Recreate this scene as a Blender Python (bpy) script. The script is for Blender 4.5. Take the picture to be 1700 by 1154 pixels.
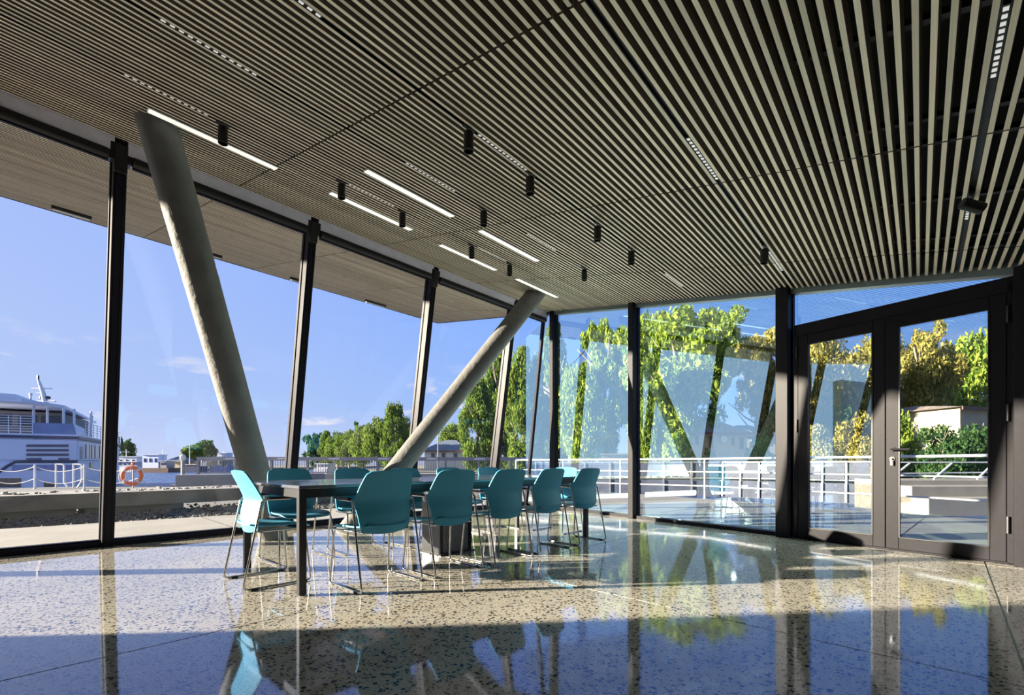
import bpy, bmesh, math, random
import numpy as np
from mathutils import Vector, Matrix

random.seed(7)
rng = np.random.default_rng(7)
for o in list(bpy.data.objects):
    bpy.data.objects.remove(o, do_unlink=True)
SC = bpy.context.scene
COL = SC.collection

# ------------------------------------------------------------------ camera
# world: x runs along the long glazed front (and the ceiling slats), y towards that front, z up, metres
H = 0.9                       # eye height
F = 760.0                     # focal length in pixels of the 1700 x 1154 frame
CX, CY = 850.0, 770.0         # principal column, horizon row
A = math.atan2(850 - 172, F)  # (kept for reference) heading of the slats against the view
SN, CS = 0.6657, 0.7462

cam_d = bpy.data.cameras.new('camera')
cam = bpy.data.objects.new('camera', cam_d)
COL.objects.link(cam)
cam_d.sensor_width = 36.0
cam_d.lens = 36.0 * F / 1700.0
cam_d.shift_y = (CY - 577.0) / 1700.0
cam_d.clip_start = 0.05
cam_d.clip_end = 2000
cam.location = (0, 0, H)
cam.rotation_euler = (math.pi / 2, 0, math.atan2(SN, CS) - math.pi / 2)
SC.camera = cam

# ------------------------------------------------------------------ light
EXPOSURE = 0.14
SUN_STRENGTH = 27.0
SUN_ELEV = math.radians(12.5)
SUN_TRAVEL = Vector((0.741 * math.cos(SUN_ELEV), -0.671 * math.cos(SUN_ELEV), -math.sin(SUN_ELEV))).normalized()
SC.view_settings.view_transform = 'Standard'
SC.view_settings.look = 'None'
SC.view_settings.gamma = 1.0
SC.view_settings.use_curve_mapping = False
SC.view_settings.exposure = EXPOSURE

sun_d = bpy.data.lights.new('sun', 'SUN')
sun_d.energy = SUN_STRENGTH
sun_d.angle = math.radians(0.55)
sun_d.color = (1.0, 0.87, 0.68)
sun_o = bpy.data.objects.new('sun', sun_d)
COL.objects.link(sun_o)
sun_o.rotation_euler = SUN_TRAVEL.to_track_quat('-Z', 'Y').to_euler()
sun_o.location = (-20, 30, 20)

world = bpy.data.worlds.new('sky')
SC.world = world
world.use_nodes = True
wn, wl = world.node_tree.nodes, world.node_tree.links
wn.clear()
w_out = wn.new('ShaderNodeOutputWorld')
w_bg = wn.new('ShaderNodeBackground')
w_bg.inputs['Strength'].default_value = 1.0
w_tc = wn.new('ShaderNodeTexCoord')
w_sep = wn.new('ShaderNodeSeparateXYZ')
wl.new(w_tc.outputs['Generated'], w_sep.inputs[0])
w_r = wn.new('ShaderNodeValToRGB')
cr = w_r.color_ramp
cr.elements[0].position = 0.0
cr.elements[0].color = (0.52, 0.60, 0.88, 1)
cr.elements[1].position = 1.0
cr.elements[1].color = (0.07, 0.19, 0.66, 1)
e = cr.elements.new(0.12); e.color = (0.25, 0.46, 0.93, 1)
e = cr.elements.new(0.35); e.color = (0.11, 0.33, 0.98, 1)
e = cr.elements.new(0.60); e.color = (0.13, 0.29, 0.82, 1)
wl.new(w_sep.outputs['Z'], w_r.inputs[0])
# the sky pales towards the sun
w_dot = wn.new('ShaderNodeVectorMath'); w_dot.operation = 'DOT_PRODUCT'
w_dot.inputs[1].default_value = tuple(-SUN_TRAVEL)
wl.new(w_tc.outputs['Generated'], w_dot.inputs[0])
w_mr = wn.new('ShaderNodeMapRange')
w_mr.inputs['From Min'].default_value = -0.5
w_mr.inputs['From Max'].default_value = 1.0
w_mr.inputs['To Min'].default_value = 0.0
w_mr.inputs['To Max'].default_value = 0.70
wl.new(w_dot.outputs['Value'], w_mr.inputs['Value'])
w_pale = wn.new('ShaderNodeMixRGB')
w_pale.inputs['Color2'].default_value = (0.62, 0.67, 0.90, 1)
wl.new(w_mr.outputs[0], w_pale.inputs['Fac'])
wl.new(w_r.outputs[0], w_pale.inputs['Color1'])
# small fair-weather clouds low over the horizon
w_map = wn.new('ShaderNodeMapping')
w_map.inputs['Scale'].default_value = (4.2, 4.2, 13.0)
w_map.inputs['Location'].default_value = (1.3, 0.4, 0.0)
wl.new(w_tc.outputs['Generated'], w_map.inputs[0])
w_no = wn.new('ShaderNodeTexNoise')
w_no.inputs['Scale'].default_value = 1.6
w_no.inputs['Detail'].default_value = 9.0
w_no.inputs['Roughness'].default_value = 0.58
wl.new(w_map.outputs[0], w_no.inputs['Vector'])
w_cm = wn.new('ShaderNodeMapRange')
w_cm.inputs['From Min'].default_value = 0.585
w_cm.inputs['From Max'].default_value = 0.68
wl.new(w_no.outputs['Fac'], w_cm.inputs['Value'])
w_band = wn.new('ShaderNodeValToRGB')
b = w_band.color_ramp
b.elements[0].position = 0.03; b.elements[0].color = (0, 0, 0, 1)
b.elements[1].position = 0.22; b.elements[1].color = (0, 0, 0, 1)
e = b.elements.new(0.075); e.color = (.8, .8, .8, 1)
e = b.elements.new(0.14); e.color = (.7, .7, .7, 1)
wl.new(w_sep.outputs['Z'], w_band.inputs[0])
w_cf = wn.new('ShaderNodeMath'); w_cf.operation = 'MULTIPLY'
wl.new(w_cm.outputs[0], w_cf.inputs[0]); wl.new(w_band.outputs[0], w_cf.inputs[1])
w_cl = wn.new('ShaderNodeMixRGB')
w_cl.inputs['Color2'].default_value = (0.92, 0.86, 0.90, 1)
wl.new(w_cf.outputs[0], w_cl.inputs['Fac'])
wl.new(w_pale.outputs[0], w_cl.inputs['Color1'])
wl.new(w_cl.outputs[0], w_bg.inputs['Color'])
wl.new(w_bg.outputs[0], w_out.inputs['Surface'])

# ------------------------------------------------------------------ helpers: photo rows and columns to directions, planes give distances
def c2w(X, Y):
    return (SN * X + CS * Y, -CS * X + SN * Y)

def on_floor(px, py, z=0.0):
    Y = F * (H - z) / (py - CY)
    return c2w((px - CX) / F * Y, Y)

def at_depth(px, Y, py=None):
    u, v = c2w((px - CX) / F * Y, Y)
    if py is None:
        return Vector((u, v, 0))
    return Vector((u, v, H + (CY - py) / F * Y))

def u_on_line(px, v):
    k = (px - CX) / F
    return v * (CS + SN * k) / (SN - CS * k)

CEIL0, CEIL_S = 2.778, 0.2155          # height of the slat underside: CEIL0 + CEIL_S * y
def zc(v):
    return CEIL0 + CEIL_S * v
TILT = math.atan(CEIL_S)
CT, ST = math.cos(TILT), math.sin(TILT)
E_U = Vector((1, 0, 0)); E_V = Vector((0, CT, ST)); E_N = Vector((0, -ST, CT))

def on_ceiling(px, py):
    a, bq = (px - CX) / (CY - py), F / (CY - py)
    u1, v1 = c2w(a, bq)
    hh = (CEIL0 - H) / (1 - CEIL_S * v1)
    return u1 * hh, v1 * hh

# ------------------------------------------------------------------ mesh builder
class MB:
    def __init__(self):
        self.v, self.f, self.m = [], [], []
        self.slot = 0
    def add(self, vs, fs):
        n = len(self.v)
        self.v += [tuple(p) for p in vs]
        for q in fs:
            self.f.append(tuple(i + n for i in q)); self.m.append(self.slot)
        return self
    def obox(self, o, a, b_, c):
        """box from corner o along the edge vectors a, b, c"""
        o, a, b_, c = Vector(o), Vector(a), Vector(b_), Vector(c)
        p = [o, o + a, o + a + b_, o + b_, o + c, o + a + c, o + a + b_ + c, o + b_ + c]
        fs = [(0, 3, 2, 1), (4, 5, 6, 7), (0, 1, 5, 4), (1, 2, 6, 5), (2, 3, 7, 6), (3, 0, 4, 7)]
        if a.cross(b_).dot(c) < 0:
            fs = [q[::-1] for q in fs]
        return self.add(p, fs)
    def box(self, x0, x1, y0, y1, z0, z1):
        return self.obox((x0, y0, z0), (x1 - x0, 0, 0), (0, y1 - y0, 0), (0, 0, z1 - z0))
    def bar(self, p, q, w, d, up=(0, 0, 1)):
        """square bar from p to q; w across, d along the other axis"""
        p, q = Vector(p), Vector(q)
        t = (q - p).normalized()
        s = t.cross(Vector(up))
        if s.length < 1e-5:
            s = t.cross(Vector((1, 0, 0)))
        s.normalize()
        n = s.cross(t).normalized()
        return self.obox(p - s * w / 2 - n * d / 2, s * w, n * d, q - p)
    def prism(self, pts, z0, z1):
        n = len(pts)
        ar = sum(pts[i][0] * pts[(i + 1) % n][1] - pts[(i + 1) % n][0] * pts[i][1] for i in range(n))
        if ar < 0:
            pts = pts[::-1]
        vs = [(p[0], p[1], z0) for p in pts] + [(p[0], p[1], z1) for p in pts]
        fs = [tuple(range(n))[::-1], tuple(range(n, 2 * n))] + [(i, (i + 1) % n, n + (i + 1) % n, n + i) for i in range(n)]
        return self.add(vs, fs)
    def extrude(self, pts, off):
        """planar polygon of 3-D points extruded by a vector"""
        pts = [Vector(p) for p in pts]; off = Vector(off); n = len(pts)
        nr = Vector((0, 0, 0))
        for i in range(n):
            nr += pts[i].cross(pts[(i + 1) % n])
        if nr.dot(off) < 0:
            pts = pts[::-1]
        vs = pts + [p + off for p in pts]
        fs = [tuple(range(n))[::-1], tuple(range(n, 2 * n))] + [(i, (i + 1) % n, n + (i + 1) % n, n + i) for i in range(n)]
        return self.add(vs, fs)
    def tube(self, pts, r, n=8, bend=0.0, closed=False, caps=True):
        pts = [Vector(p) for p in pts]
        if bend > 0:
            pts = fillet(pts, bend)
        k = len(pts)
        rs = r if isinstance(r, (list, tuple)) else [r] * k
        prev = None; rings = []
        for i in range(k):
            if closed:
                t = (pts[(i + 1) % k] - pts[i - 1]).normalized()
            else:
                t = (pts[min(i + 1, k - 1)] - pts[max(i - 1, 0)]).normalized()
            if prev is None:
                s = t.cross(Vector((0, 0, 1)))
                if s.length < 1e-3:
                    s = t.cross(Vector((1, 0, 0)))
            else:
                s = prev - t * prev.dot(t)
            s.normalize(); prev = s
            w = t.cross(s)
            rings.append([pts[i] + (s * math.cos(2 * math.pi * j / n) + w * math.sin(2 * math.pi * j / n)) * rs[i] for j in range(n)])
        vs = [p for rg in rings for p in rg]; fs = []
        for i in range(k if closed else k - 1):
            i2 = (i + 1) % k
            for j in range(n):
                fs.append((i * n + j, i * n + (j + 1) % n, i2 * n + (j + 1) % n, i2 * n + j))
        if caps and not closed:
            fs.append(tuple(range(n))[::-1]); fs.append(tuple(range((k - 1) * n, k * n)))
        return self.add(vs, fs)
    def lathe(self, prof, c=(0, 0, 0), n=20, axis=None):
        """profile of (radius, height) about an axis through c"""
        c = Vector(c)
        ax = Vector(axis).normalized() if axis else Vector((0, 0, 1))
        s = ax.cross(Vector((0, 0, 1)))
        if s.length < 1e-4:
            s = Vector((1, 0, 0))
        s.normalize(); w = ax.cross(s)
        vs = []
        for r, z in prof:
            for j in range(n):
                a = 2 * math.pi * j / n
                vs.append(c + ax * z + (s * math.cos(a) + w * math.sin(a)) * r)
        fs = []
        for i in range(len(prof) - 1):
            for j in range(n):
                fs.append((i * n + j, i * n + (j + 1) % n, (i + 1) * n + (j + 1) % n, (i + 1) * n + j))
        fs.append(tuple(range(n))[::-1]); fs.append(tuple(range((len(prof) - 1) * n, len(prof) * n)))
        return self.add(vs, fs)
    def mesh(self, name, mats):
        me = bpy.data.meshes.new(name)
        me.from_pydata(self.v, [], self.f)
        if not isinstance(mats, (list, tuple)):
            mats = [mats]
        for m_ in mats:
            me.materials.append(m_)
        if len(mats) > 1:
            me.polygons.foreach_set('material_index', self.m)
        me.update()
        return me
    def build(self, name, mats, parent=None, smooth=None, bevel=0.0, seg=2):
        me = self.mesh(name, mats)
        o = bpy.data.objects.new(name, me)
        COL.objects.link(o)
        if parent is not None:
            o.parent = parent
        if bevel:
            bm = bmesh.new(); bm.from_mesh(me)
            es = [ed for ed in bm.edges if len(ed.link_faces) == 2 and ed.calc_face_angle(0) > 0.6]
            bmesh.ops.bevel(bm, geom=es, offset=bevel, segments=seg, affect='EDGES', clamp_overlap=True)
            bm.to_mesh(me); bm.free()
        if smooth:
            smooth_mesh(me, smooth)
        return o

def smooth_mesh(me, ang=40):
    me.polygons.foreach_set('use_smooth', [True] * len(me.polygons))
    try:
        me.set_sharp_from_angle(angle=math.radians(ang))
    except Exception:
        pass

def fillet(pts, r, seg=4):
    out = [pts[0]]
    for i in range(1, len(pts) - 1):
        a, b_, c = pts[i - 1], pts[i], pts[i + 1]
        d1, d2 = (a - b_), (c - b_)
        l = min(r, d1.length * .45, d2.length * .45)
        p, q = b_ + d1.normalized() * l, b_ + d2.normalized() * l
        for k in range(seg + 1):
            t = k / seg
            out.append(p * (1 - t) ** 2 + b_ * 2 * t * (1 - t) + q * t * t)
    out.append(pts[-1])
    return out

def empty(name, loc=(0, 0, 0), rz=0.0):
    o = bpy.data.objects.new(name, None)
    COL.objects.link(o)
    o.location = loc; o.rotation_euler = (0, 0, rz)
    o.empty_display_size = 0.1
    return o

def tag(o, label=None, cat=None, group=None, kind=None):
    if label: o['label'] = label
    if cat: o['category'] = cat
    if group: o['group'] = group
    if kind: o['kind'] = kind
    return o

def struct(o, label=None):
    o['kind'] = 'structure'
    if label: o['label'] = label
    return o

def copy_tree(o, parent=None):
    c = o.copy()
    COL.objects.link(c)
    if parent is not None:
        c.parent = parent
    for ch in [x for x in KIDS.get(o.name, [])]:
        copy_tree(ch, c)
    return c
KIDS = {}
def note_kids(root):
    """remember the children of a thing once, so copying it needs no scene search"""
    KIDS[root.name] = list(root.children)
    for ch in root.children:
        note_kids(ch)

# ------------------------------------------------------------------ materials
def new_mat(name):
    m = bpy.data.materials.new(name)
    m.use_nodes = True
    nt = m.node_tree
    bsdf = nt.nodes['Principled BSDF']
    return m, nt.nodes, nt.links, bsdf

def mat(name, col, rough=0.5, metal=0.0, var=0.08, scale=8.0, bump=0.0, bscale=60.0, spec=0.5, coat=0.0, stretch=None):
    """plain paint, metal, stone ... with a little noise in colour and relief"""
    m, n, l, b_ = new_mat(name)
    b_.inputs['Roughness'].default_value = rough
    b_.inputs['Metallic'].default_value = metal
    b_.inputs['Specular IOR Level'].default_value = spec
    b_.inputs['Coat Weight'].default_value = coat
    tc = n.new('ShaderNodeTexCoord')
    vec = tc.outputs['Object']
    if stretch:
        mp = n.new('ShaderNodeMapping'); mp.inputs['Scale'].default_value = stretch
        l.new(vec, mp.inputs[0]); vec = mp.outputs[0]
    no = n.new('ShaderNodeTexNoise')
    no.inputs['Scale'].default_value = scale; no.inputs['Detail'].default_value = 5
    l.new(vec, no.inputs['Vector'])
    r = n.new('ShaderNodeValToRGB')
    lo = tuple(max(0, c * (1 - var)) for c in col) + (1,)
    hi = tuple(min(1, c * (1 + var)) for c in col) + (1,)
    r.color_ramp.elements[0].color = lo; r.color_ramp.elements[0].position = .3
    r.color_ramp.elements[1].color = hi; r.color_ramp.elements[1].position = .7
    l.new(no.outputs['Fac'], r.inputs[0]); l.new(r.outputs[0], b_.inputs['Base Color'])
    if bump:
        n2 = n.new('ShaderNodeTexNoise'); n2.inputs['Scale'].default_value = bscale; n2.inputs['Detail'].default_value = 4
        l.new(vec, n2.inputs['Vector'])
        bp = n.new('ShaderNodeBump'); bp.inputs['Strength'].default_value = bump; bp.inputs['Distance'].default_value = .02
        l.new(n2.outputs['Fac'], bp.inputs['Height']); l.new(bp.outputs[0], b_.inputs['Normal'])
    return m

def glass(name, r0, tint, refl, power=5.0, rough=0.0, grazing=0.9, clear=None):
    """window glass: see-through with a coating that mirrors more at a slant"""
    m, n, l, b_ = new_mat(name)
    n.remove(b_)
    out = n['Material Output']
    tr = n.new('ShaderNodeBsdfTransparent'); tr.inputs[0].default_value = tint + (1,)
    gl = n.new('ShaderNodeBsdfGlossy'); gl.inputs['Color'].default_value = refl + (1,); gl.inputs['Roughness'].default_value = rough
    lw = n.new('ShaderNodeLayerWeight'); lw.inputs[0].default_value = .5
    pw = n.new('ShaderNodeMath'); pw.operation = 'POWER'; pw.inputs[1].default_value = power
    l.new(lw.outputs['Facing'], pw.inputs[0])
    mr = n.new('ShaderNodeMapRange'); mr.inputs['To Min'].default_value = r0; mr.inputs['To Max'].default_value = grazing
    l.new(pw.outputs[0], mr.inputs['Value'])
    mx = n.new('ShaderNodeMixShader')
    l.new(mr.outputs[0], mx.inputs[0]); l.new(tr.outputs[0], mx.inputs[1]); l.new(gl.outputs[0], mx.inputs[2])
    if clear is not None:
        # coated pane: mirror share set by the slant, see-through share kept apart from it
        dk = n.new('ShaderNodeBsdfTransparent'); dk.inputs[0].default_value = (0, 0, 0, 1)
        l.new(dk.outputs[0], mx.inputs[1])
        tr.inputs[0].default_value = tuple(clear * c for c in tint) + (1,)
        ad = n.new('ShaderNodeAddShader'); l.new(mx.outputs[0], ad.inputs[0]); l.new(tr.outputs[0], ad.inputs[1])
        l.new(ad.outputs[0], out.inputs['Surface'])
        return m
    l.new(mx.outputs[0], out.inputs['Surface'])
    return m

def emit_mat(name, col, strength, base=(.8, .8, .8)):
    m, n, l, b_ = new_mat(name)
    b_.inputs['Base Color'].default_value = base + (1,)
    b_.inputs['Emission Color'].default_value = col + (1,)
    b_.inputs['Emission Strength'].default_value = strength
    b_.inputs['Roughness'].default_value = .5
    return m

def terrazzo():
    m, n, l, b_ = new_mat('polished_terrazzo')
    tc = n.new('ShaderNodeTexCoord')
    big = n.new('ShaderNodeTexNoise'); big.inputs['Scale'].default_value = .9; big.inputs['Detail'].default_value = 5
    l.new(tc.outputs['Object'], big.inputs['Vector'])
    base = n.new('ShaderNodeValToRGB')
    base.color_ramp.elements[0].position = .3; base.color_ramp.elements[0].color = (.36, .337, .29, 1)
    base.color_ramp.elements[1].position = .7; base.color_ramp.elements[1].color = (.50, .467, .405, 1)
    l.new(big.outputs['Fac'], base.inputs[0])
    # cement grain
    gr = n.new('ShaderNodeTexNoise'); gr.inputs['Scale'].default_value = 130; gr.inputs['Detail'].default_value = 3
    l.new(tc.outputs['Object'], gr.inputs['Vector'])
    gm = n.new('ShaderNodeMixRGB'); gm.blend_type = 'OVERLAY'; gm.inputs['Fac'].default_value = .35
    l.new(base.outputs[0], gm.inputs['Color1']); l.new(gr.outputs['Fac'], gm.inputs['Color2'])
    cur = gm.outputs[0]
    def stones(scale, lo, hi, size, col, col2, cur):
        dn = n.new('ShaderNodeTexNoise'); dn.inputs['Scale'].default_value = scale * 1.1
        l.new(tc.outputs['Object'], dn.inputs['Vector'])
        ma = n.new('ShaderNodeVectorMath'); ma.operation = 'MULTIPLY_ADD'
        ma.inputs[1].default_value = (.5 / scale,) * 3
        l.new(dn.outputs['Color'], ma.inputs[0]); l.new(tc.outputs['Object'], ma.inputs[2])
        vo = n.new('ShaderNodeTexVoronoi'); vo.inputs['Scale'].default_value = scale
        l.new(ma.outputs[0], vo.inputs['Vector'])
        sp = n.new('ShaderNodeSeparateColor'); l.new(vo.outputs['Color'], sp.inputs[0])
        a = n.new('ShaderNodeMath'); a.operation = 'GREATER_THAN'; a.inputs[1].default_value = lo
        bb = n.new('ShaderNodeMath'); bb.operation = 'LESS_THAN'; bb.inputs[1].default_value = hi
        l.new(sp.outputs[0], a.inputs[0]); l.new(sp.outputs[0], bb.inputs[0])
        th = n.new('ShaderNodeMath'); th.operation = 'MULTIPLY'; th.inputs[1].default_value = size
        l.new(sp.outputs[1], th.inputs[0])
        c = n.new('ShaderNodeMath'); c.operation = 'LESS_THAN'
        l.new(vo.outputs['Distance'], c.inputs[0]); l.new(th.outputs[0], c.inputs[1])
        m1 = n.new('ShaderNodeMath'); m1.operation = 'MULTIPLY'; l.new(a.outputs[0], m1.inputs[0]); l.new(bb.outputs[0], m1.inputs[1])
        m2 = n.new('ShaderNodeMath'); m2.operation = 'MULTIPLY'; l.new(m1.outputs[0], m2.inputs[0]); l.new(c.outputs[0], m2.inputs[1])
        sc = n.new('ShaderNodeMixRGB'); sc.inputs['Color1'].default_value = col; sc.inputs['Color2'].default_value = col2
        l.new(sp.outputs[2], sc.inputs['Fac'])
        mx = n.new('ShaderNodeMixRGB'); l.new(m2.outputs[0], mx.inputs['Fac']); l.new(cur, mx.inputs['Color1']); l.new(sc.outputs[0], mx.inputs['Color2'])
        return mx.outputs[0]
    cur = stones(55, 0.0, 0.72, .62, (.012, .013, .015, 1), (.06, .055, .05, 1), cur)
    cur = stones(110, 0.0, 0.4, .55, (.03, .03, .03, 1), (.12, .11, .10, 1), cur)
    cur = stones(75, 0.0, 0.28, .6, (.48, .46, .42, 1), (.36, .28, .2, 1), cur)
    l.new(cur, b_.inputs['Base Color'])
    b_.inputs['Roughness'].default_value = .055
    b_.inputs['IOR'].default_value = 2.1
    b_.inputs['Specular IOR Level'].default_value = .5
    b_.inputs['Coat Weight'].default_value = .15
    b_.inputs['Specular Tint'].default_value = (.32, .48, 1, 1)
    b_.inputs['Coat Roughness'].default_value = .03
    b_.inputs['Coat IOR'].default_value = 1.6
    bp = n.new('ShaderNodeBump'); bp.inputs['Strength'].default_value = .02; bp.inputs['Distance'].default_value = .004
    n3 = n.new('ShaderNodeTexNoise'); n3.inputs['Scale'].default_value = 14
    l.new(tc.outputs['Object'], n3.inputs['Vector'])
    l.new(n3.outputs['Fac'], bp.inputs['Height']); l.new(bp.outputs[0], b_.inputs['Normal']); l.new(bp.outputs[0], b_.inputs['Coat Normal'])
    return m

def wood_slat(name, c0, c1):
    m, n, l, b_ = new_mat(name)
    tc = n.new('ShaderNodeTexCoord'); oi = n.new('ShaderNodeObjectInfo'); ge = n.new('ShaderNodeNewGeometry')
    mp = n.new('ShaderNodeMapping'); mp.inputs['Scale'].default_value = (1.2, 30, 30)
    l.new(tc.outputs['Object'], mp.inputs[0])
    no = n.new('ShaderNodeTexNoise'); no.inputs['Scale'].default_value = 4; no.inputs['Detail'].default_value = 6
    l.new(mp.outputs[0], no.inputs['Vector'])
    r = n.new('ShaderNodeValToRGB')
    r.color_ramp.elements[0].position = .3; r.color_ramp.elements[0].color = c0 + (1,)
    r.color_ramp.elements[1].position = .75; r.color_ramp.elements[1].color = c1 + (1,)
    l.new(no.outputs['Fac'], r.inputs[0])
    ad = n.new('ShaderNodeMath'); ad.operation = 'ADD'
    l.new(oi.outputs['Random'], ad.inputs[0]); l.new(ge.outputs['Random Per Island'], ad.inputs[1])
    fr = n.new('ShaderNodeMath'); fr.operation = 'FRACT'; l.new(ad.outputs[0], fr.inputs[0])
    mr = n.new('ShaderNodeMapRange'); mr.inputs['To Min'].default_value = .78; mr.inputs['To Max'].default_value = 1.15
    l.new(fr.outputs[0], mr.inputs['Value'])
    hs = n.new('ShaderNodeHueSaturation'); l.new(mr.outputs[0], hs.inputs['Value']); l.new(r.outputs[0], hs.inputs['Color'])
    l.new(hs.outputs[0], b_.inputs['Base Color'])
    b_.inputs['Roughness'].default_value = .55
    return m

def leaf_mat(name, dark, light):
    m, n, l, b_ = new_mat(name)
    n.remove(b_)
    ge = n.new('ShaderNodeNewGeometry')
    r = n.new('ShaderNodeValToRGB')
    r.color_ramp.elements[0].color = dark + (1,); r.color_ramp.elements[1].color = light + (1,)
    l.new(ge.outputs['Random Per Island'], r.inputs[0])
    d = n.new('ShaderNodeBsdfDiffuse'); t = n.new('ShaderNodeBsdfTranslucent')
    l.new(r.outputs[0], d.inputs[0]); l.new(r.outputs[0], t.inputs[0])
    mx = n.new('ShaderNodeMixShader'); mx.inputs[0].default_value = .35
    l.new(d.outputs[0], mx.inputs[1]); l.new(t.outputs[0], mx.inputs[2])
    l.new(mx.outputs[0], n['Material Output'].inputs['Surface'])
    return m

def water_mat(name, col, ws=1.2):
    m, n, l, b_ = new_mat(name)
    b_.inputs['Roughness'].default_value = .28
    b_.inputs['Specular IOR Level'].default_value = .07
    tc = n.new('ShaderNodeTexCoord'); mp = n.new('ShaderNodeMapping'); mp.inputs['Scale'].default_value = (ws, ws * .6, 1)
    l.new(tc.outputs['Object'], mp.inputs[0])
    no = n.new('ShaderNodeTexNoise'); no.inputs['Scale'].default_value = 2.2; no.inputs['Detail'].default_value = 5
    l.new(mp.outputs[0], no.inputs['Vector'])
    rp = n.new('ShaderNodeValToRGB')
    rp.color_ramp.elements[0].position = .35; rp.color_ramp.elements[0].color = tuple(c * .55 for c in col) + (1,)
    rp.color_ramp.elements[1].position = .68; rp.color_ramp.elements[1].color = tuple(c * 1.7 for c in col) + (1,)
    l.new(no.outputs['Fac'], rp.inputs[0]); l.new(rp.outputs[0], b_.inputs['Base Color'])
    bp = n.new('ShaderNodeBump'); bp.inputs['Strength'].default_value = 1.0; bp.inputs['Distance'].default_value = .5
    l.new(no.outputs['Fac'], bp.inputs['Height']); l.new(bp.outputs[0], b_.inputs['Normal'])
    return m

M = {}
M['terrazzo'] = terrazzo()
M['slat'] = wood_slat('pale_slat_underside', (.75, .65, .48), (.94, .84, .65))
M['slat_side'] = wood_slat('shade_darkened_slat_side', (.15, .115, .085), (.26, .205, .155))  # browner sides, darkened to put the shade between slats into the colour
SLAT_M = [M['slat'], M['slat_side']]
M['void'] = mat('black_acoustic_felt', (.012, .012, .013), .9)
M['rail_steel'] = mat('dark_carrier_steel', (.05, .052, .055), .45, .6)
M['joint'] = mat('dark_joint_filler', (.02, .02, .022), .6)
M['anthracite'] = mat('anthracite_powder_coat', (.013, .012, .019), .42, .0, .1, 30, .0, 300, spec=.1)
M['matt_anthracite'] = mat('matt_anthracite_frame', (.014, .013, .016), .45, .0, .1, 30, spec=.12)
M['black'] = mat('black_metal', (.012, .012, .013), .4, .2)
M['head'] = mat('lavender_grey_head_panel', (.78, .72, .86), .6)
M['plaster'] = mat('grey_column_plaster', (.135, .133, .13), .72, 0, .12, 5, .45, 18)
M['wall'] = mat('dark_grey_plaster', (.07, .07, .072), .8, 0, .05, 3, .05)
M['teal'] = mat('teal_moulded_plastic', (.055, .29, .45), .6, 0, .02, 3, .02, 400, spec=.25)
M['chrome'] = mat('chromed_steel', (.62, .60, .57), .14, 1.0, .02)
M['rubber'] = mat('black_rubber', (.015, .015, .015), .6)
M['table_top'] = mat('dark_grey_laminate', (.10, .105, .13), .22, 0, .06, 40, coat=.5)
M['table_steel'] = mat('black_table_steel', (.02, .021, .024), .35, .3)
M['box_grey'] = mat('mauve_grey_panel', (.13, .12, .135), .5)
M['glass_front'] = glass('clear_front_glass', .035, (.95, .97, .97), (.85, .92, 1.0))
M['glass_side'] = glass('coated_side_glass', .52, (.95, 1.0, 1.0), (.70, 1.0, 1.0), 2.0, clear=.66)
M['diffuser'] = emit_mat('warm_white_diffuser', (1.0, .96, .84), .75)
M['led_cell'] = emit_mat('led_cell_reflector', (1, .98, .95), .4)
M['reflector'] = mat('spot_reflector', (.6, .6, .58), .15, 1.0)
M['concrete'] = mat('pale_concrete', (.29, .28, .27), .85, 0, .14, 1.3, .12, 14)
M['concrete_d'] = mat('weathered_concrete', (.24, .23, .225), .9, 0, .25, 2.2, .25, 10)
M['gravel_a'] = mat('grey_gravel', (.12, .118, .118), .9, 0, .5, 40)
M['earth'] = mat('dry_ground', (.20, .19, .13), .95, 0, .3, .6)
M['water'] = water_mat('harbour_water', (.05, .09, .21))
M['white'] = mat('white_ship_paint', (.62, .66, .78), .4, 0, .05, .6)
M['white2'] = mat('white_gloss_paint', (.62, .62, .63), .3)
M['bluegrey'] = mat('blue_grey_paint', (.20, .25, .42), .45, 0, .12, 1.5)
M['cabin'] = mat('shade_dark_cabin', (.16, .15, .16), .7)  # dark tone carries the shade under the ferry canopy
M['navy'] = mat('navy_paint', (.035, .05, .12), .4)
M['dark_glass'] = mat('dark_ship_glass', (.03, .04, .06), .1)
M['orange'] = mat('orange_plastic', (.72, .15, .045), .45)
M['pale_tape'] = mat('grey_reflective_tape', (.55, .52, .5), .5)
M['rope'] = mat('pale_rope', (.62, .58, .52), .8)
M['mesh_panel'] = mat('grey_mesh_panel', (.075, .085, .12), .7, 0, .25, 30)
M['galv'] = mat('galvanised_steel', (.24, .24, .27), .5, .3)
M['quay'] = mat('dark_quay_wall', (.07, .08, .12), .8, 0, .3, 1)
M['bark'] = mat('mottled_bark', (.25, .21, .16), .9, 0, .4, 4)
M['beige'] = mat('beige_render', (.48, .41, .28), .9, 0, .12, 1)
M['roof_tile'] = mat('weathered_roof_tile', (.21, .17, .15), .85, 0, .3, 3)
M['roof_slate'] = mat('blue_slate_roof', (.12, .15, .19), .7, 0, .2, 3)
M['fascia_red'] = mat('dull_red_fascia', (.16, .07, .07), .7)
M['window_d'] = mat('dim_window_glass', (.05, .06, .08), .12)
M['stone'] = mat('pale_stone', (.34, .31, .26), .85, 0, .1, 2)
M['rust'] = mat('rust_brown_hull', (.14, .08, .06), .8, 0, .2, 2)
M['leaf_a'] = leaf_mat('leaf_plane', (.06, .13, .02), (.40, .50, .08))
M['leaf_b'] = leaf_mat('leaf_poplar', (.04, .09, .02), (.20, .27, .05))
M['leaf_c'] = leaf_mat('leaf_olive', (.12, .13, .03), (.52, .44, .12))
M['leaf_d'] = leaf_mat('leaf_dark', (.015, .05, .025), (.09, .17, .05))

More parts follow.
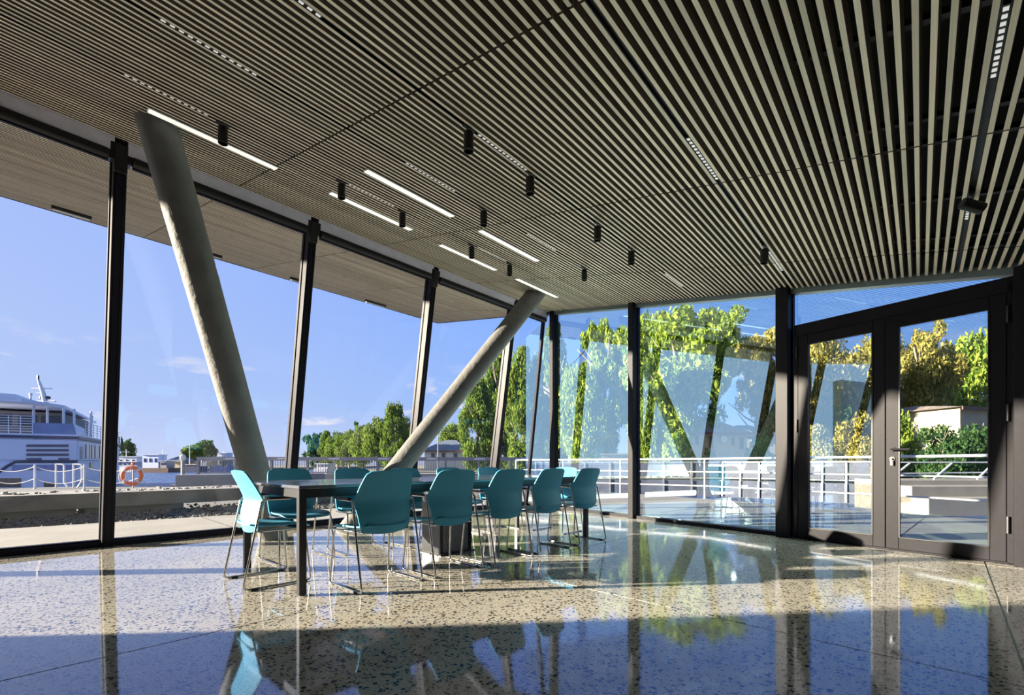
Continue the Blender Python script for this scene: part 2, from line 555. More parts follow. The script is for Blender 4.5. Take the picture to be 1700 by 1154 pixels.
# ================================================================== STRUCTURE
PHI = math.radians(-1.9)            # floor joints, table and chairs sit slightly askew to the slats
AX = Vector((math.cos(PHI), math.sin(PHI), 0)); AY = Vector((-math.sin(PHI), math.cos(PHI), 0))
V_TOP, V_EDGE, V_BACK, U_LEFT = 5.859, 10.75, -2.6, -6.0
Z_TOP = zc(V_TOP)
W0 = Vector((7.294, 4.667, 0)); WD = Vector((.2272, .9738, 0)).normalized(); WN = Vector((WD.y, -WD.x, 0))  # glazed side wall: base point, run, outward normal
def u_wall(v):
    return W0.x + (v - W0.y) * WD.x / WD.y
def wall_at(px):
    """point on the side wall's foot under an image column"""
    k = (px - CX) / F
    d = Vector(c2w(k, 1.0) + (0,))
    # r*d = W0 + t*WD
    det = -d.x * WD.y + WD.x * d.y
    r = (-W0.x * WD.y + WD.x * W0.y) / det
    return d * r
def v_foot(u):
    return 6.708 - .033 * u
def front(u, s):
    """point of the leaning glass front; s = 0 at the floor, 1 at the ceiling"""
    a, b_ = Vector((u, v_foot(u), 0)), Vector((u, V_TOP, Z_TOP))
    return a.lerp(b_, s)
FN_IN = Vector((0, -CT, -ST))         # from the leaning glass into the room

def clip_poly(poly, p, n):
    out = []
    for i in range(len(poly)):
        a, b_ = poly[i], poly[(i + 1) % len(poly)]
        da = (a[0] - p[0]) * n[0] + (a[1] - p[1]) * n[1]; db = (b_[0] - p[0]) * n[0] + (b_[1] - p[1]) * n[1]
        if da <= 0: out.append(a)
        if (da < 0 < db) or (db < 0 < da):
            t = da / (da - db); out.append((a[0] + (b_[0] - a[0]) * t, a[1] + (b_[1] - a[1]) * t))
    return out

# floor: polished slabs between saw-cut joints
room = [(U_LEFT, V_BACK), (u_wall(V_BACK), V_BACK), (u_wall(6.47), 6.47), (U_LEFT, v_foot(U_LEFT))]
floor = struct(MB().prism(room, -.30, -.006).build('floor', M['joint']))
P = 3.08; G = .005
for i in range(-4, 3):
    for j in range(-3, 3):
        a0, a1, b0, b1 = 2.76 + i * P + G, 2.76 + (i + 1) * P - G, 2.84 + j * P + G, 2.84 + (j + 1) * P - G
        poly = [tuple((AX * a + AY * b_)[:2]) for a, b_ in ((a0, b0), (a1, b0), (a1, b1), (a0, b1))]
        for k in range(4):
            p, q = room[k], room[(k + 1) % 4]
            n_ = (q[1] - p[1], -(q[0] - p[0]))
            poly = clip_poly(poly, p, n_) if poly else []
        if len(poly) >= 3:
            MB().prism(poly, -.006, 0).build('floor_slab', M['terrazzo'], floor)

# ceiling: dark deck, carriers, wooden slats
TRACK_V = [2.402 + round((t - 2.402) / .0604) * .0604 for t in (4.301, 3.308, 2.402, 1.133, -.268)]
PITCH, SL_W, SL_D = .0604, .0235, .058
JOINT0, JOINT = 1.787, 1.841
def plate(u0f, u1f, v0, v1, off0, off1):
    """slab following the ceiling's slope between two v values, u limits given as functions of v"""
    pts = []
    for v, uf in ((v0, u0f), (v0, u1f), (v1, u1f), (v1, u0f)):
        pts.append(Vector((uf(v), v, zc(v))))
    return MB().extrude([p + E_N * off0 for p in pts], E_N * (off1 - off0))
left_f = lambda v: U_LEFT
ceiling = struct(plate(left_f, lambda v: u_wall(v), V_BACK, V_TOP + .02, .20, .42).build('ceiling', M['void']))
overhang = struct(plate(left_f, lambda v: u_wall(v), V_TOP + .03, V_EDGE, .10, .42).build('roof_overhang', M['void']),
                  'roof overhang with slatted underside outside the leaning glass front')
# fascia along the roof's outer edge
fm = MB(); p0, p1 = Vector((U_LEFT, V_EDGE, zc(V_EDGE))), Vector((u_wall(V_EDGE), V_EDGE, zc(V_EDGE)))
fm.obox(p0 - E_N * .005, p1 - p0, E_V * .03, E_N * .43)
fm.build('fascia', M['anthracite'], overhang)
fm = MB(); p0, p1 = Vector((u_wall(6.0), 6.0, zc(6.0))), Vector((u_wall(V_EDGE), V_EDGE, zc(V_EDGE)))
fm.obox(p0 - E_N * .005, p1 - p0, WN * .03, E_N * .43)
fm.build('fascia', M['anthracite'], overhang)

def shade_sides(mb):
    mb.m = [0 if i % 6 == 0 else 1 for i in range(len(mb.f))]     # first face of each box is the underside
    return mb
slat_mesh = shade_sides(MB().box(-.5, .5, -SL_W / 2, SL_W / 2, 0, SL_D)).mesh('slat', SLAT_M)
pieces = []
k0 = -81
for k in range(k0, 139):
    v = 2.402 + (k + .5) * PITCH
    if v < V_BACK + .05 or v > V_EDGE - .02 or V_TOP - .05 < v < V_TOP + .06:
        continue
    inside = v < V_TOP
    uw = u_wall(v) - (.07 if inside else .02)
    j = -5
    while True:
        a, b_ = JOINT0 + j * JOINT, JOINT0 + (j + 1) * JOINT
        j += 1
        if a > uw: break
        a = max(a + .007, U_LEFT + .02); b_ = min(b_ - .007, uw)
        if b_ - a < .04: continue
        # how large it shows: sample points along it inside the frame
        size = 0.0
        for t in (.1, .3, .5, .7, .9):
            u = a + (b_ - a) * t
            X = SN * u - CS * v; Y = CS * u + SN * v
            if Y < .2: continue
            px = CX + F * X / Y; py = CY - F * (zc(v) - H) / Y
            if -40 < px < 1740 and -30 < py < 1154:
                size += (b_ - a) / 5 * (F / Y) * SL_W * (F / Y) * (1 if inside else .35)
        pieces.append((size, a, b_, v, inside))
pieces.sort(key=lambda t: -t[0])
rest_in, rest_out = MB(), MB()
for i, (size, a, b_, v, inside) in enumerate(pieces):
    if i < 300 and inside:
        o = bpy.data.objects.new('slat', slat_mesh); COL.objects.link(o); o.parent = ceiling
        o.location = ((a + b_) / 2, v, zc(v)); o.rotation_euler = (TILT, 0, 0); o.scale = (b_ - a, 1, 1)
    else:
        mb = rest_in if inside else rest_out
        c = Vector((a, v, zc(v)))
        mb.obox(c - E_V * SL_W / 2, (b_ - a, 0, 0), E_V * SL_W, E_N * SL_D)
tag(shade_sides(rest_in).build('slat_field', SLAT_M, ceiling), kind='stuff')
tag(shade_sides(rest_out).build('soffit_slats', SLAT_M, overhang), kind='stuff')
for j in range(-4, 4):
    for du in (-.17, .10, JOINT * .5 - .02):
        u = JOINT0 + j * JOINT + du
        v1 = min(5.75, W0.y + (6 - W0.x) * 100)
        vs_ = max(V_BACK + .05, W0.y + (u + .12 - W0.x) * WD.y / WD.x)
        if vs_ > 5.6: continue
        c = Vector((u, vs_, zc(vs_))) + E_N * (SL_D + .001)
        MB().obox(c, (.035, 0, 0), E_V * ((5.75 - vs_) / CT), E_N * .03).build('carrier_rail', M['rail_steel'], ceiling)

# leaning glass front
MULL_U = [-5.3, -3.42, -1.14, .786, 2.668, 4.62, 6.567]
U_CORNER = u_wall(6.47)
wall_front = MB()
pts = [front(U_LEFT, 0), front(-5.3, 0), front(-5.3, 1), front(U_LEFT, 1)]
wall_front.extrude(pts, -FN_IN * .3)
wall_front = struct(wall_front.build('wall_front', M['wall']))
sill = MB()
for a, b_ in zip(MULL_U, MULL_U[1:] + [U_CORNER]):
    p, q = Vector((a, v_foot(a), 0)), Vector((b_, v_foot(b_), 0))
    sill.obox(p + Vector((0, -.10, 0)), q - p, (0, .16, 0), (0, 0, .055))
    sill.obox(p + Vector((0, -.05, .055)), q - p, (0, .08, 0), (0, 0, .02))
sill.build('sill', M['anthracite'], wall_front)
def mullion(u, parent, name='mullion'):
    lo, hi = front(u, 0), front(u, 1)
    ax = (hi - lo)
    nin = ax.cross(E_U).normalized()
    if nin.y > 0: nin = -nin
    m_ = MB()
    m_.obox(lo - E_U * .05 - nin * .03, E_U * .10, nin * .15, ax)
    m_.obox(lo - E_U * .062 - nin * .045, E_U * .124, nin * .05, ax)
    for s in (-1, 1):
        m_.obox(lo + E_U * (s * .026 - .004) + nin * .12, E_U * .008, nin * .006, ax)
    o = m_.build(name, M['anthracite'], parent, bevel=.004, seg=1)
    br = MB()
    br.obox(hi - E_U * .085 - nin * .02 - ax.normalized() * .20, E_U * .17, nin * .16, ax.normalized() * .16)
    br.obox(hi - E_U * .05 + nin * .12 - ax.normalized() * .30, E_U * .10, nin * .03, ax.normalized() * .26)
    br.build('bracket', M['black'], o, bevel=.006, seg=1)
for u in MULL_U:
    mullion(u, wall_front)
# slim corner post where the front meets the side wall
cl, ch = Vector((U_CORNER, 6.47, 0)), Vector((u_wall(V_TOP), V_TOP, Z_TOP))
MB().bar(cl, ch, .06, .06, WN).build('corner_post', M['anthracite'], wall_front)
nwin = 0
bays = list(zip(MULL_U, MULL_U[1:] + [None]))
for a, b_ in bays:
    nwin += 1
    lo0, hi0 = front(a + .05, .016), front(a + .05, 1)
    if b_ is None:
        lo1, hi1 = cl.lerp(ch, .016) - E_U * .03, ch - E_U * .03
    else:
        lo1, hi1 = front(b_ - .05, .016), front(b_ - .05, 1)
    w_ = MB().add([lo0, lo1, hi1, hi0], [(0, 1, 2, 3)])
    o = w_.build('window_%d' % nwin, M['glass_front'])
    struct(o, 'tall clear pane of the leaning glass front')
    # head panel closing the pane at the ceiling
    q0, q1 = hi0, hi1
    up = (hi0 - lo0).normalized()
    MB().obox(q0 + FN_IN * .12 - up * .12, q1 - q0, FN_IN * .02, up * .13).build('head_panel', M['head'], o)
# roller blind cassettes under the head panels
bl_lab = ['black roller blind cassette on the bay beside the blank wall end',
          'x', 'black roller blind cassette on the front bay facing the moored ferry',
          'black roller blind cassette on the bay that the left-leaning column crosses',
          'black roller blind cassette between the two concrete columns, over the middle chairs',
          'black roller blind cassette on the bay where the right-leaning column rises',
          'short black roller blind cassette next to the slim corner post']
for i, (a, b_) in enumerate(bays):
    if a < -1.2: continue
    e_ = b_ if b_ is not None else u_wall(V_TOP) - .06
    p, q = front(a + .09, 1), front(e_ - .09, 1)
    if b_ is None: q = Vector((e_ - .02, V_TOP, Z_TOP))
    up = (front(a, 1) - front(a, 0)).normalized()
    base = p - up * .21 + FN_IN * .07
    r = empty('roller_blind', base)
    d = q - p
    m_ = MB()
    prof = []
    for k in range(10):
        ang = 2 * math.pi * k / 10
        prof.append(up * (.05 + .05 * math.sin(ang)) + FN_IN * (.05 + .05 * math.cos(ang)))
    m_.extrude(prof, d)
    m_.build('cassette', M['black'], r, smooth=40)
    MB().obox(FN_IN * .02 - up * .012, d, FN_IN * .03, up * .014).build('hem_bar', M['anthracite'], r)
    MB().obox(up * .105 + FN_IN * .02, d, FN_IN * .05, up * .012).build('top_rail', M['galv'], r)
    tag(r, bl_lab[i], 'roller blind', 'roller blinds along the glass front')

# glazed side wall with double door (upright)
def wpt(px): return wall_at(px)
wall_side = MB()
xs_m = [921, 1055]
far_end = Vector((U_CORNER, 6.47, 0))
door_l, door_m, door_r = wall_at(1322), wall_at(1474), wall_at(1687)
end_pt = Vector((u_wall(V_BACK), V_BACK, 0))
# blank wall beyond the door, running on behind the camera
wall_side.extrude([door_r - WD * .14, end_pt, end_pt + Vector((0, 0, zc(V_BACK))), door_r - WD * .14 + Vector((0, 0, zc(door_r.y - .14)))], WN * .25)
wall_side = struct(wall_side.build('wall_right', M['matt_anthracite']))
sl = MB()
p = wall_at(1305)
sl.obox(p - WN * .07, far_end - p, WN * .12, (0, 0, .05))
sl.build('sill', M['matt_anthracite'], wall_side)
hd = MB()
a, b_ = end_pt + Vector((0, 0, zc(V_BACK))), Vector((u_wall(V_TOP), V_TOP, Z_TOP))
hd.obox(a - WN * .06 - Vector((0, 0, .055)), b_ - a, WN * .12, (0, 0, .10))
hd.obox(a - WN * .05 + Vector((0, 0, .045)), b_ - a, WN * .20, (0, 0, .36))
hd.build('head_trim', mat('grey_green_head_trim', (.16, .21, .21), .35, .3), wall_side)
def post(px, w, d_in, d_out, name='mullion'):
    p = wall_at(px)
    h_ = zc(p.y) + .02
    m_ = MB().obox(p - WD * w / 2 - WN * d_in, WD * w, WN * (d_in + d_out), (0, 0, h_))
    m_.obox(p - WD * (w / 2 + .012) - WN * .02, WD * (w + .024), WN * .06, (0, 0, h_))
    return m_.build(name, M['matt_anthracite'], wall_side, bevel=.004, seg=1)
post(921, .10, .10, .06); post(1055, .10, .13, .06)
post(1306, .14, .14, .06)
pr = door_r - WD * .07
MB().obox(pr - WD * .07 - WN * .14, WD * .14, WN * .2, (0, 0, zc(pr.y))).build('mullion', M['matt_anthracite'], wall_side, bevel=.004, seg=1)
def wpane(pa, pb, z0, za, zb, label):
    global nwin
    nwin += 1
    m_ = MB().add([pa + Vector((0, 0, z0)), pb + Vector((0, 0, z0)), pb + Vector((0, 0, zb)), pa + Vector((0, 0, za))], [(0, 1, 2, 3)])
    o = m_.build('window_%d' % nwin, M['glass_side'])
    struct(o, label)
    return o
a, b_, c = wall_at(921), wall_at(1055), wall_at(1306)
wpane(far_end, a + WD * .05, .05, zc(6.47) - .5, zc(a.y), 'narrow mirrored pane between corner post and first upright mullion')
wpane(a - WD * .05, b_ + WD * .05, .05, zc(a.y), zc(b_.y), 'mirrored pane showing trees behind the far table end')
wpane(b_ - WD * .05, c + WD * .07, .05, zc(b_.y), zc(c.y), 'wide mirrored pane showing the tiled-roof house')
Z_HEAD = 2.52
wpane(door_l, door_r, Z_HEAD, zc(door_l.y), max(zc(door_r.y), Z_HEAD + .02), 'wedge-shaped pane above the double door')
door = empty('door_1', door_m)
struct(door, 'dark double glass door with slim metal frames')
loc = lambda p: p - door_m
fr = MB()
ZF = Z_HEAD
fr.obox(loc(door_l) - WN * .07, door_r - door_l, WN * .14, Vector((0, 0, 0.0)) + Vector((0, 0, .02)))
fr.obox(loc(door_l) - WN * .07 + Vector((0, 0, ZF - .09)), door_r - door_l, WN * .14, (0, 0, .14))
fr.obox(loc(door_l) - WN * .07, (door_r - door_l).normalized() * .05, WN * .14, (0, 0, ZF))
fr.obox(loc(door_r) - WN * .07, (door_l - door_r).normalized() * .05, WN * .14, (0, 0, ZF))
fr.build('door_frame', M['matt_anthracite'], door, bevel=.005, seg=1)
def leaf(pa, pb, name):
    d = (pb - pa); L = d.length; d = d.normalized()
    z0, z1, st, rl = .02, ZF - .09, .105, .115
    A0 = loc(pa) - WN * .075
    m_ = MB()
    m_.obox(A0 + Vector((0, 0, z0)), d * st, WN * .07, (0, 0, z1 - z0))
    m_.obox(A0 + d * (L - st) + Vector((0, 0, z0)), d * st, WN * .07, (0, 0, z1 - z0))
    m_.obox(A0 + d * st + Vector((0, 0, z0)), d * (L - 2 * st), WN * .07, (0, 0, rl))
    m_.obox(A0 + d * st + Vector((0, 0, z1 - rl)), d * (L - 2 * st), WN * .07, (0, 0, rl))
    o = m_.build(name, M['matt_anthracite'], door, bevel=.004, seg=1)
    g_ = MB().add([A0 + WN * .035 + d * st + Vector((0, 0, z0 + rl)), A0 + WN * .035 + d * (L - st) + Vector((0, 0, z0 + rl)),
                   A0 + WN * .035 + d * (L - st) + Vector((0, 0, z1 - rl)), A0 + WN * .035 + d * st + Vector((0, 0, z1 - rl))], [(0, 1, 2, 3)])
    g_.build('pane', M['glass_side'], o)
    bd = MB()
    for (p_, q_) in ((st, L - st),):
        for zz in (z0 + rl, z1 - rl - .012):
            bd.obox(A0 + d * st + Vector((0, 0, zz)) - WN * .006, d * (L - 2 * st), WN * .012, (0, 0, .012))
        for dd in (st, L - st - .012):
            bd.obox(A0 + d * dd + Vector((0, 0, z0 + rl)) - WN * .006, d * .012, WN * .012, (0, 0, z1 - z0 - 2 * rl))
    bd.build('glazing_bead', M['black'], o)
    return o, A0, d, L
gap = (door_r - door_l).normalized()
l1, A1, d1, L1 = leaf(door_l + gap * .05, door_m - gap * .003, 'door_leaf')
l2, A2, d2, L2 = leaf(door_m + gap * .003, door_r - gap * .05, 'door_leaf')
hinge_me = None
for o_, base in ((l1, A1 - d1 * .01), (l2, A2 + d2 * (L2 + .01))):
    for zz in (.28, 1.28, 2.16):
        MB().lathe([(.011, 0), (.011, .15)], base - WN * .012 + Vector((0, 0, zz)), 10).build('hinge', M['rail_steel'], o_)
hb = A2 + d2 * .055
hm = MB()
hm.lathe([(.026, 0), (.026, .012)], hb + Vector((0, 0, 1.05)), 16, -WN)
hm.tube([hb + Vector((0, 0, 1.05)), hb - WN * .055 + Vector((0, 0, 1.05)), hb - WN * .06 + d2 * .15 + Vector((0, 0, 1.045))], .010, 8, .03)
hm.build('handle', M['matt_anthracite'], l2, smooth=40)
MB().lathe([(.024, 0), (.024, .01), (.010, .010), (.010, .022)], hb + Vector((0, 0, .95)), 16, -WN).build('lock_cylinder', M['reflector'], l2, smooth=40)
km = MB().lathe([(.008, 0), (.008, .004)], hb - WN * .03 + Vector((0, 0, .947)), 10, d2)
km.obox(hb - WN * .034 + Vector((0, 0, .885)) - d2 * .008, d2 * .016, WN * .003, (0, 0, .05))
km.build('key', M['galv'], l2)

# wall added out of view to keep the sun off the near floor
struct(MB().box(-12, -5.37, 8.04, 8.34, -.06, 3.9).build('wall_sun_block', M['white2']), 'blank wall added out of view to block the sun')
# plain walls behind the camera
wb = MB().obox((U_LEFT, V_BACK - .2, 0), (u_wall(V_BACK) - U_LEFT, 0, 0), (0, .2, 0), (0, 0, zc(V_BACK) + .15))
struct(wb.build('wall_back', M['wall']))
wl_ = MB().extrude([(U_LEFT, V_BACK, 0), (U_LEFT, v_foot(U_LEFT), 0), (U_LEFT, V_TOP, Z_TOP + .15), (U_LEFT, V_BACK, zc(V_BACK) + .15)], (-.2, 0, 0))
struct(wl_.build('wall_left', M['wall']))

# ================================================================== COLUMNS
def column(foot, head, label, r=.152):
    root = empty('concrete_column', foot)
    d = head - foot
    n, rings = 40, 60
    t = d.normalized()
    s = t.cross(Vector((0, 1, 0))).normalized(); w = t.cross(s)
    m_ = MB(); vs, fs = [], []
    for i in range(rings + 1):
        f_ = i / rings
        rr = r * (1 + .012 * math.exp(-((f_ - .70) / .006) ** 2) - .01 * math.exp(-((f_ - .715) / .006) ** 2))
        for j in range(n):
            a = 2 * math.pi * j / n
            wob = 1 + .004 * math.sin(3 * a + f_ * 9) + .003 * math.sin(7 * a - 23 * f_) + .010 * math.exp(-((a - 4.0) / .06) ** 2)
            p = d * f_ + (s * math.cos(a) + w * math.sin(a)) * rr * wob
            if i == 0:   # cut level with the floor
                k = -p.z / t.z; p = p + t * k
            if i == rings:
                q = foot + p; k = (zc(q.y) + .06 - q.z) / (t.z - CEIL_S * t.y); p = p + t * k
            vs.append(p)
    for i in range(rings):
        for j in range(n):
            fs.append((i * n + j, i * n + (j + 1) % n, (i + 1) * n + (j + 1) % n, (i + 1) * n + j))
    fs.append(tuple(range(n))[::-1]); fs.append(tuple(range(rings * n, rings * n + n)))
    m_.add(vs, fs).build('shaft', M['plaster'], root, smooth=60)
    # dark collar where it passes through the slats
    q = Vector((head.x, head.y, zc(head.y))) - foot
    cm = MB(); k = 28; ins = []; outs = []
    for j in range(k):
        a = 2 * math.pi * j / k
        ins.append(q + E_U * math.cos(a) * r * 1.12 + E_V * math.sin(a) * r * 1.10 + E_N * .004)
        outs.append(q + E_U * math.cos(a) * r * 1.28 + E_V * math.sin(a) * r * 1.24 + E_N * .004)
    vs = ins + outs + [p + E_N * .04 for p in ins] + [p + E_N * .04 for p in outs]
    fs = []
    for j in range(k):
        j2 = (j + 1) % k
        fs += [(j, k + j, k + j2, j2), (2 * k + j, 2 * k + j2, 3 * k + j2, 3 * k + j), (k + j, 3 * k + j, 3 * k + j2, k + j2), (j, j2, 2 * k + j2, 2 * k + j)]
    cm.add(vs, fs).build('collar', M['black'], root)
    tag(root, label, 'column', 'leaning round columns')
column(Vector((2.20, 5.80, 0)), Vector((.91, 4.91, zc(4.91))), 'grey round column leaning left, its foot behind the first chairs')
column(Vector((3.18, 5.80, 0)), Vector((6.17, 4.95, zc(4.95))), 'grey round column leaning right, up to the slats by the corner')

# ================================================================== TABLE
TC = Vector((3.087, 3.67, 0)); TL, TW, TH = 3.44, 1.20, .75
table = empty('conference_table', TC, PHI)
tag(table, 'long dark conference table with thin square black legs', 'table')
MB().box(-TL / 2, TL / 2, -TW / 2, TW / 2, TH - .022, TH).build('table_top', M['table_top'], table, bevel=.003, seg=1)
ap = MB()
for s in (-1, 1):
    ap.box(-TL / 2 + .06, TL / 2 - .06, s * (TW / 2 - .03) - .015, s * (TW / 2 - .03) + .015, TH - .085, TH - .0225)
    ap.box(s * (TL / 2 - .03) - .015, s * (TL / 2 - .03) + .015, -TW / 2 + .045, TW / 2 - .045, TH - .085, TH - .0225)
ap.build('apron', M['table_steel'], table)
for sx in (-1, 1):
    for sy in (-1, 1):
        x, y = sx * (TL / 2 - .0275), sy * (TW / 2 - .0275)
        lg = MB().box(x - .025, x + .025, y - .025, y + .025, .006, TH - .0225).build('leg', M['table_steel'], table, bevel=.003, seg=1)
        MB().lathe([(.018, 0), (.018, .006)], (x, y, 0), 12).build('foot', M['rubber'], lg)
bx = MB().box(-.17, .17, -.16, .13, .012, .50).build('cable_box', M['box_grey'], table, bevel=.006)
MB().box(.175, .205, -.165, .135, .0, .50).build('side_plate', M['table_steel'], bx)
MB().box(-.205, -.175, -.165, .135, .0, .50).build('side_plate', M['table_steel'], bx)
MB().box(-.22, .22, -.2, .17, 0, .012).build('base_plate', M['table_steel'], bx)
MB().box(-.05, .05, -.05, .05, .50, TH - .022).build('riser', M['table_steel'], bx)
MB().tube([(-.10, -.175, .72), (-.08, -.2, .55), (-.16, -.22, .35), (-.17, -.21, .15), (-.10, -.20, .012)], .005, 6, .08).build('cable', M['rubber'], table, smooth=60)

# ================================================================== CHAIRS
def shell(fn, nu, nv, th):
    """curved sheet fn(u, v) -> point, given a thickness, with a closed rim"""
    P_ = [[Vector(fn(i / nu, j / nv)) for j in range(nv + 1)] for i in range(nu + 1)]
    N_ = [[None] * (nv + 1) for _ in range(nu + 1)]
    for i in range(nu + 1):
        for j in range(nv + 1):
            du = P_[min(i + 1, nu)][j] - P_[max(i - 1, 0)][j]; dv = P_[i][min(j + 1, nv)] - P_[i][max(j - 1, 0)]
            n_ = du.cross(dv)
            N_[i][j] = n_.normalized() if n_.length > 1e-9 else Vector((0, 0, 1))
    vs = [P_[i][j] for i in range(nu + 1) for j in range(nv + 1)] + [P_[i][j] + N_[i][j] * th for i in range(nu + 1) for j in range(nv + 1)]
    w = nv + 1; o = (nu + 1) * w; fs = []
    for i in range(nu):
        for j in range(nv):
            a, b_, c, d = i * w + j, (i + 1) * w + j, (i + 1) * w + j + 1, i * w + j + 1
            fs += [(d, c, b_, a), (o + a, o + b_, o + c, o + d)]
    for i in range(nu):
        for j in (0, nv):
            a, b_ = i * w + j, (i + 1) * w + j
            q = (a, b_, o + b_, o + a); fs.append(q if j == 0 else q[::-1])
    for j in range(nv):
        for i in (0, nu):
            a, b_ = i * w + j, i * w + j + 1
            q = (a, o + a, o + b_, b_); fs.append(q if i == 0 else q[::-1])
    return MB().add(vs, fs)
def lerp_t(tab, x):
    for (x0, y0), (x1, y1) in zip(tab, tab[1:]):
        if x <= x1:
            t = (x - x0) / (x1 - x0); return y0 + (y1 - y0) * t
    return tab[-1][1]
def back_pt(u, v):
    z = .405 + .44 * v
    y = lerp_t([(0, -.150), (.12, -.160), (.30, -.150), (.44, -.130), (.50, -.125), (.56, -.130), (.75, -.168), (1, -.225)], v)
    hw = lerp_t([(0, .185), (.06, .205), (.25, .218), (.5, .238), (.75, .216), (.90, .200), (.955, .190), (.985, .175), (1, .155)], v)
    x = (u - .5) * 2
    yy = y + .030 * x * x * (1 - .4 * v)
    zz = z - (.018 * (1 - x * x) * (1 - v) ** 3) + .004 * (1 - x * x) * v
    return (-x * hw, yy, zz)
def seat_pt(u, v):
    y = -.165 + .42 * v
    x = (u - .5) * 2
    hw = lerp_t([(0, .165), (.15, .20), (.4, .222), (.8, .225), (.93, .215), (1, .18)], v)
    z = .432 + .008 * x * x - .012 * math.sin(math.pi * v) * (1 - x * x) + (-.030 * max(0, (v - .75) / .25) ** 2) + .012 * max(0, (.2 - v) / .2)
    return (-x * hw, y, z)
def make_chair():
    root = empty('armchair')
    shell(back_pt, 14, 24, .011).build('backrest', M['teal'], root, smooth=50)
    shell(seat_pt, 14, 16, -.011).build('seat', M['teal'], root, smooth=50)
    for s in (-1, 1):
        x = s * .252
        pts = [(x, .085, .640), (x, -.11, .640), (x, -.235, .0085), (x, .235, .0085), (s * .235, .195, .412), (s * .19, .02, .405), (s * .19, -.15, .405)]
        o = MB().tube(pts, .0078, 8, .035).build('sled_frame', M['chrome'], root, smooth=60)
        MB().box(x - .022, x + .022, -.075, .145, .644, .657).build('armrest', M['rubber'], root, bevel=.007, seg=2)
        for yy in (-.16, .185):
            MB().box(x - .010, x + .010, yy - .022, yy + .022, 0, .013).build('glide', M['rubber'], o, bevel=.003, seg=1)
    c = MB().tube([(-.2, .13, .402), (.2, .13, .402)], .009, 8).tube([(-.2, -.10, .402), (.2, -.10, .402)], .009, 8)
    c.box(-.06, .06, -.1, .13, .397, .413)
    c.build('seat_support', M['chrome'], root, smooth=50)
    return root
ch0 = make_chair()
note_kids(ch0)
ordw = ['first', 'second', 'third', 'fourth', 'fifth']
spots = []
front_u = [2.117, 2.81, 3.53, 4.235, 4.99]; front_v = [3.16, 3.12, 3.10, 3.09, 3.065]
for i in range(5):
    spots.append((front_u[i] * .9, front_v[i] * .9 + .235, PHI + [.02, -.01, .0, .015, -.02][i],
                  'teal armchair on the table\'s open-floor side, %s from the sunlit end chair' % ordw[i], 'armchairs on the open-floor side of the table'))
for i in range(5):
    spots.append((front_u[i] * .9 + [-.02, .0, .01, .02, .03][i], 4.415 - .03 * i, PHI + math.pi + [.03, -.02, .04, 0, -.03][i],
                  'teal armchair on the table\'s column side, %s from the sunlit end chair' % ordw[i], 'armchairs on the column side of the table'))
spots.append((1.265 * .9 + .245, 4.2 * .9, PHI - math.pi / 2 - .02, 'sunlit pale teal armchair at the table end by the ferry view', 'armchairs at the table ends'))
spots.append((4.98, 3.63, PHI + math.pi / 2 + .03, 'teal armchair at the table end by the glazed side wall', 'armchairs at the table ends'))
for i, (x, y, rz, lab, grp) in enumerate(spots):
    o = ch0 if i == 0 else copy_tree(ch0)
    o.location = (x, y, 0); o.rotation_euler = (0, 0, rz)
    tag(o, lab, 'chair', grp)

# ================================================================== CEILING LIGHTS
def ceil_frame(root, u, v):
    root.location = (u, v, zc(v)); root.rotation_euler = (TILT, 0, 0)
tr_lab = ['black lighting track nearest the glass front', 'black lighting track running beside the white light bars',
          'black lighting track over the open floor with four cylinder spotlights', 'black lighting track ending near the door post, with one spotlight',
          'black lighting track over the double door with a tilted spotlight']
for i, v in enumerate(TRACK_V):
    u1 = u_wall(v) - .1
    r = empty('lighting_track'); ceil_frame(r, 0, v)
    MB().box(U_LEFT + .3, u1, -.016, .016, .018, .05).build('channel', M['black'], r)
    t = MB().box(U_LEFT + .3, u1, -.016, -.0135, .0, .018); t.box(U_LEFT + .3, u1, .0135, .016, .0, .018)
    t.build('flange', M['black'], r)
    tag(r, tr_lab[i], 'light track', 'lighting tracks between the slats')
def led_module(x0, x1, ti):
    v = TRACK_V[ti]
    a, b_ = sorted((u_on_line_c(x0, v), u_on_line_c(x1, v)))
    L = b_ - a
    r = empty('led_grille'); ceil_frame(r, a, v)
    MB().box(0, L, -.0125, .0125, .004, .0175).build('housing', M['black'], r)
    n = max(6, int(L / .042)); c = MB()
    for k in range(n):
        xx = L * (k + .5) / n
        c.box(xx - L / n * .26, xx + L / n * .26, -.009, .009, .001, .004)
    tag(c.build('light_cells', M['led_cell'], r), kind='stuff')
    return r
def u_on_line_c(px, v): return u_on_line(px, v)
mods = [(204, 347, 0), (578, 655, 0), (793, 841, 0), (263, 428, 1), (673, 756, 1), (875, 923, 1), (430, 535, 2), (793, 875, 2), (1104, 1133, 2), (1141, 1191, 3), (1276, 1299, 3), (1671, 1648, 4), (1612, 1604, 4)]
tw = ['track nearest the glass front', 'track beside the white bars', 'open-floor track', 'door-post track', 'double-door track']
cnt_l, cnt_s = {}, {}
NTH = ['first', 'second', 'third', 'fourth', 'fifth']
for x0, x1, ti in mods:
    k = cnt_l[ti] = cnt_l.get(ti, -1) + 1
    tag(led_module(x0, x1, ti), NTH[k] + ' black LED grille insert towards the side wall, on the ' + tw[ti], 'ceiling light', 'LED grille inserts on the tracks')
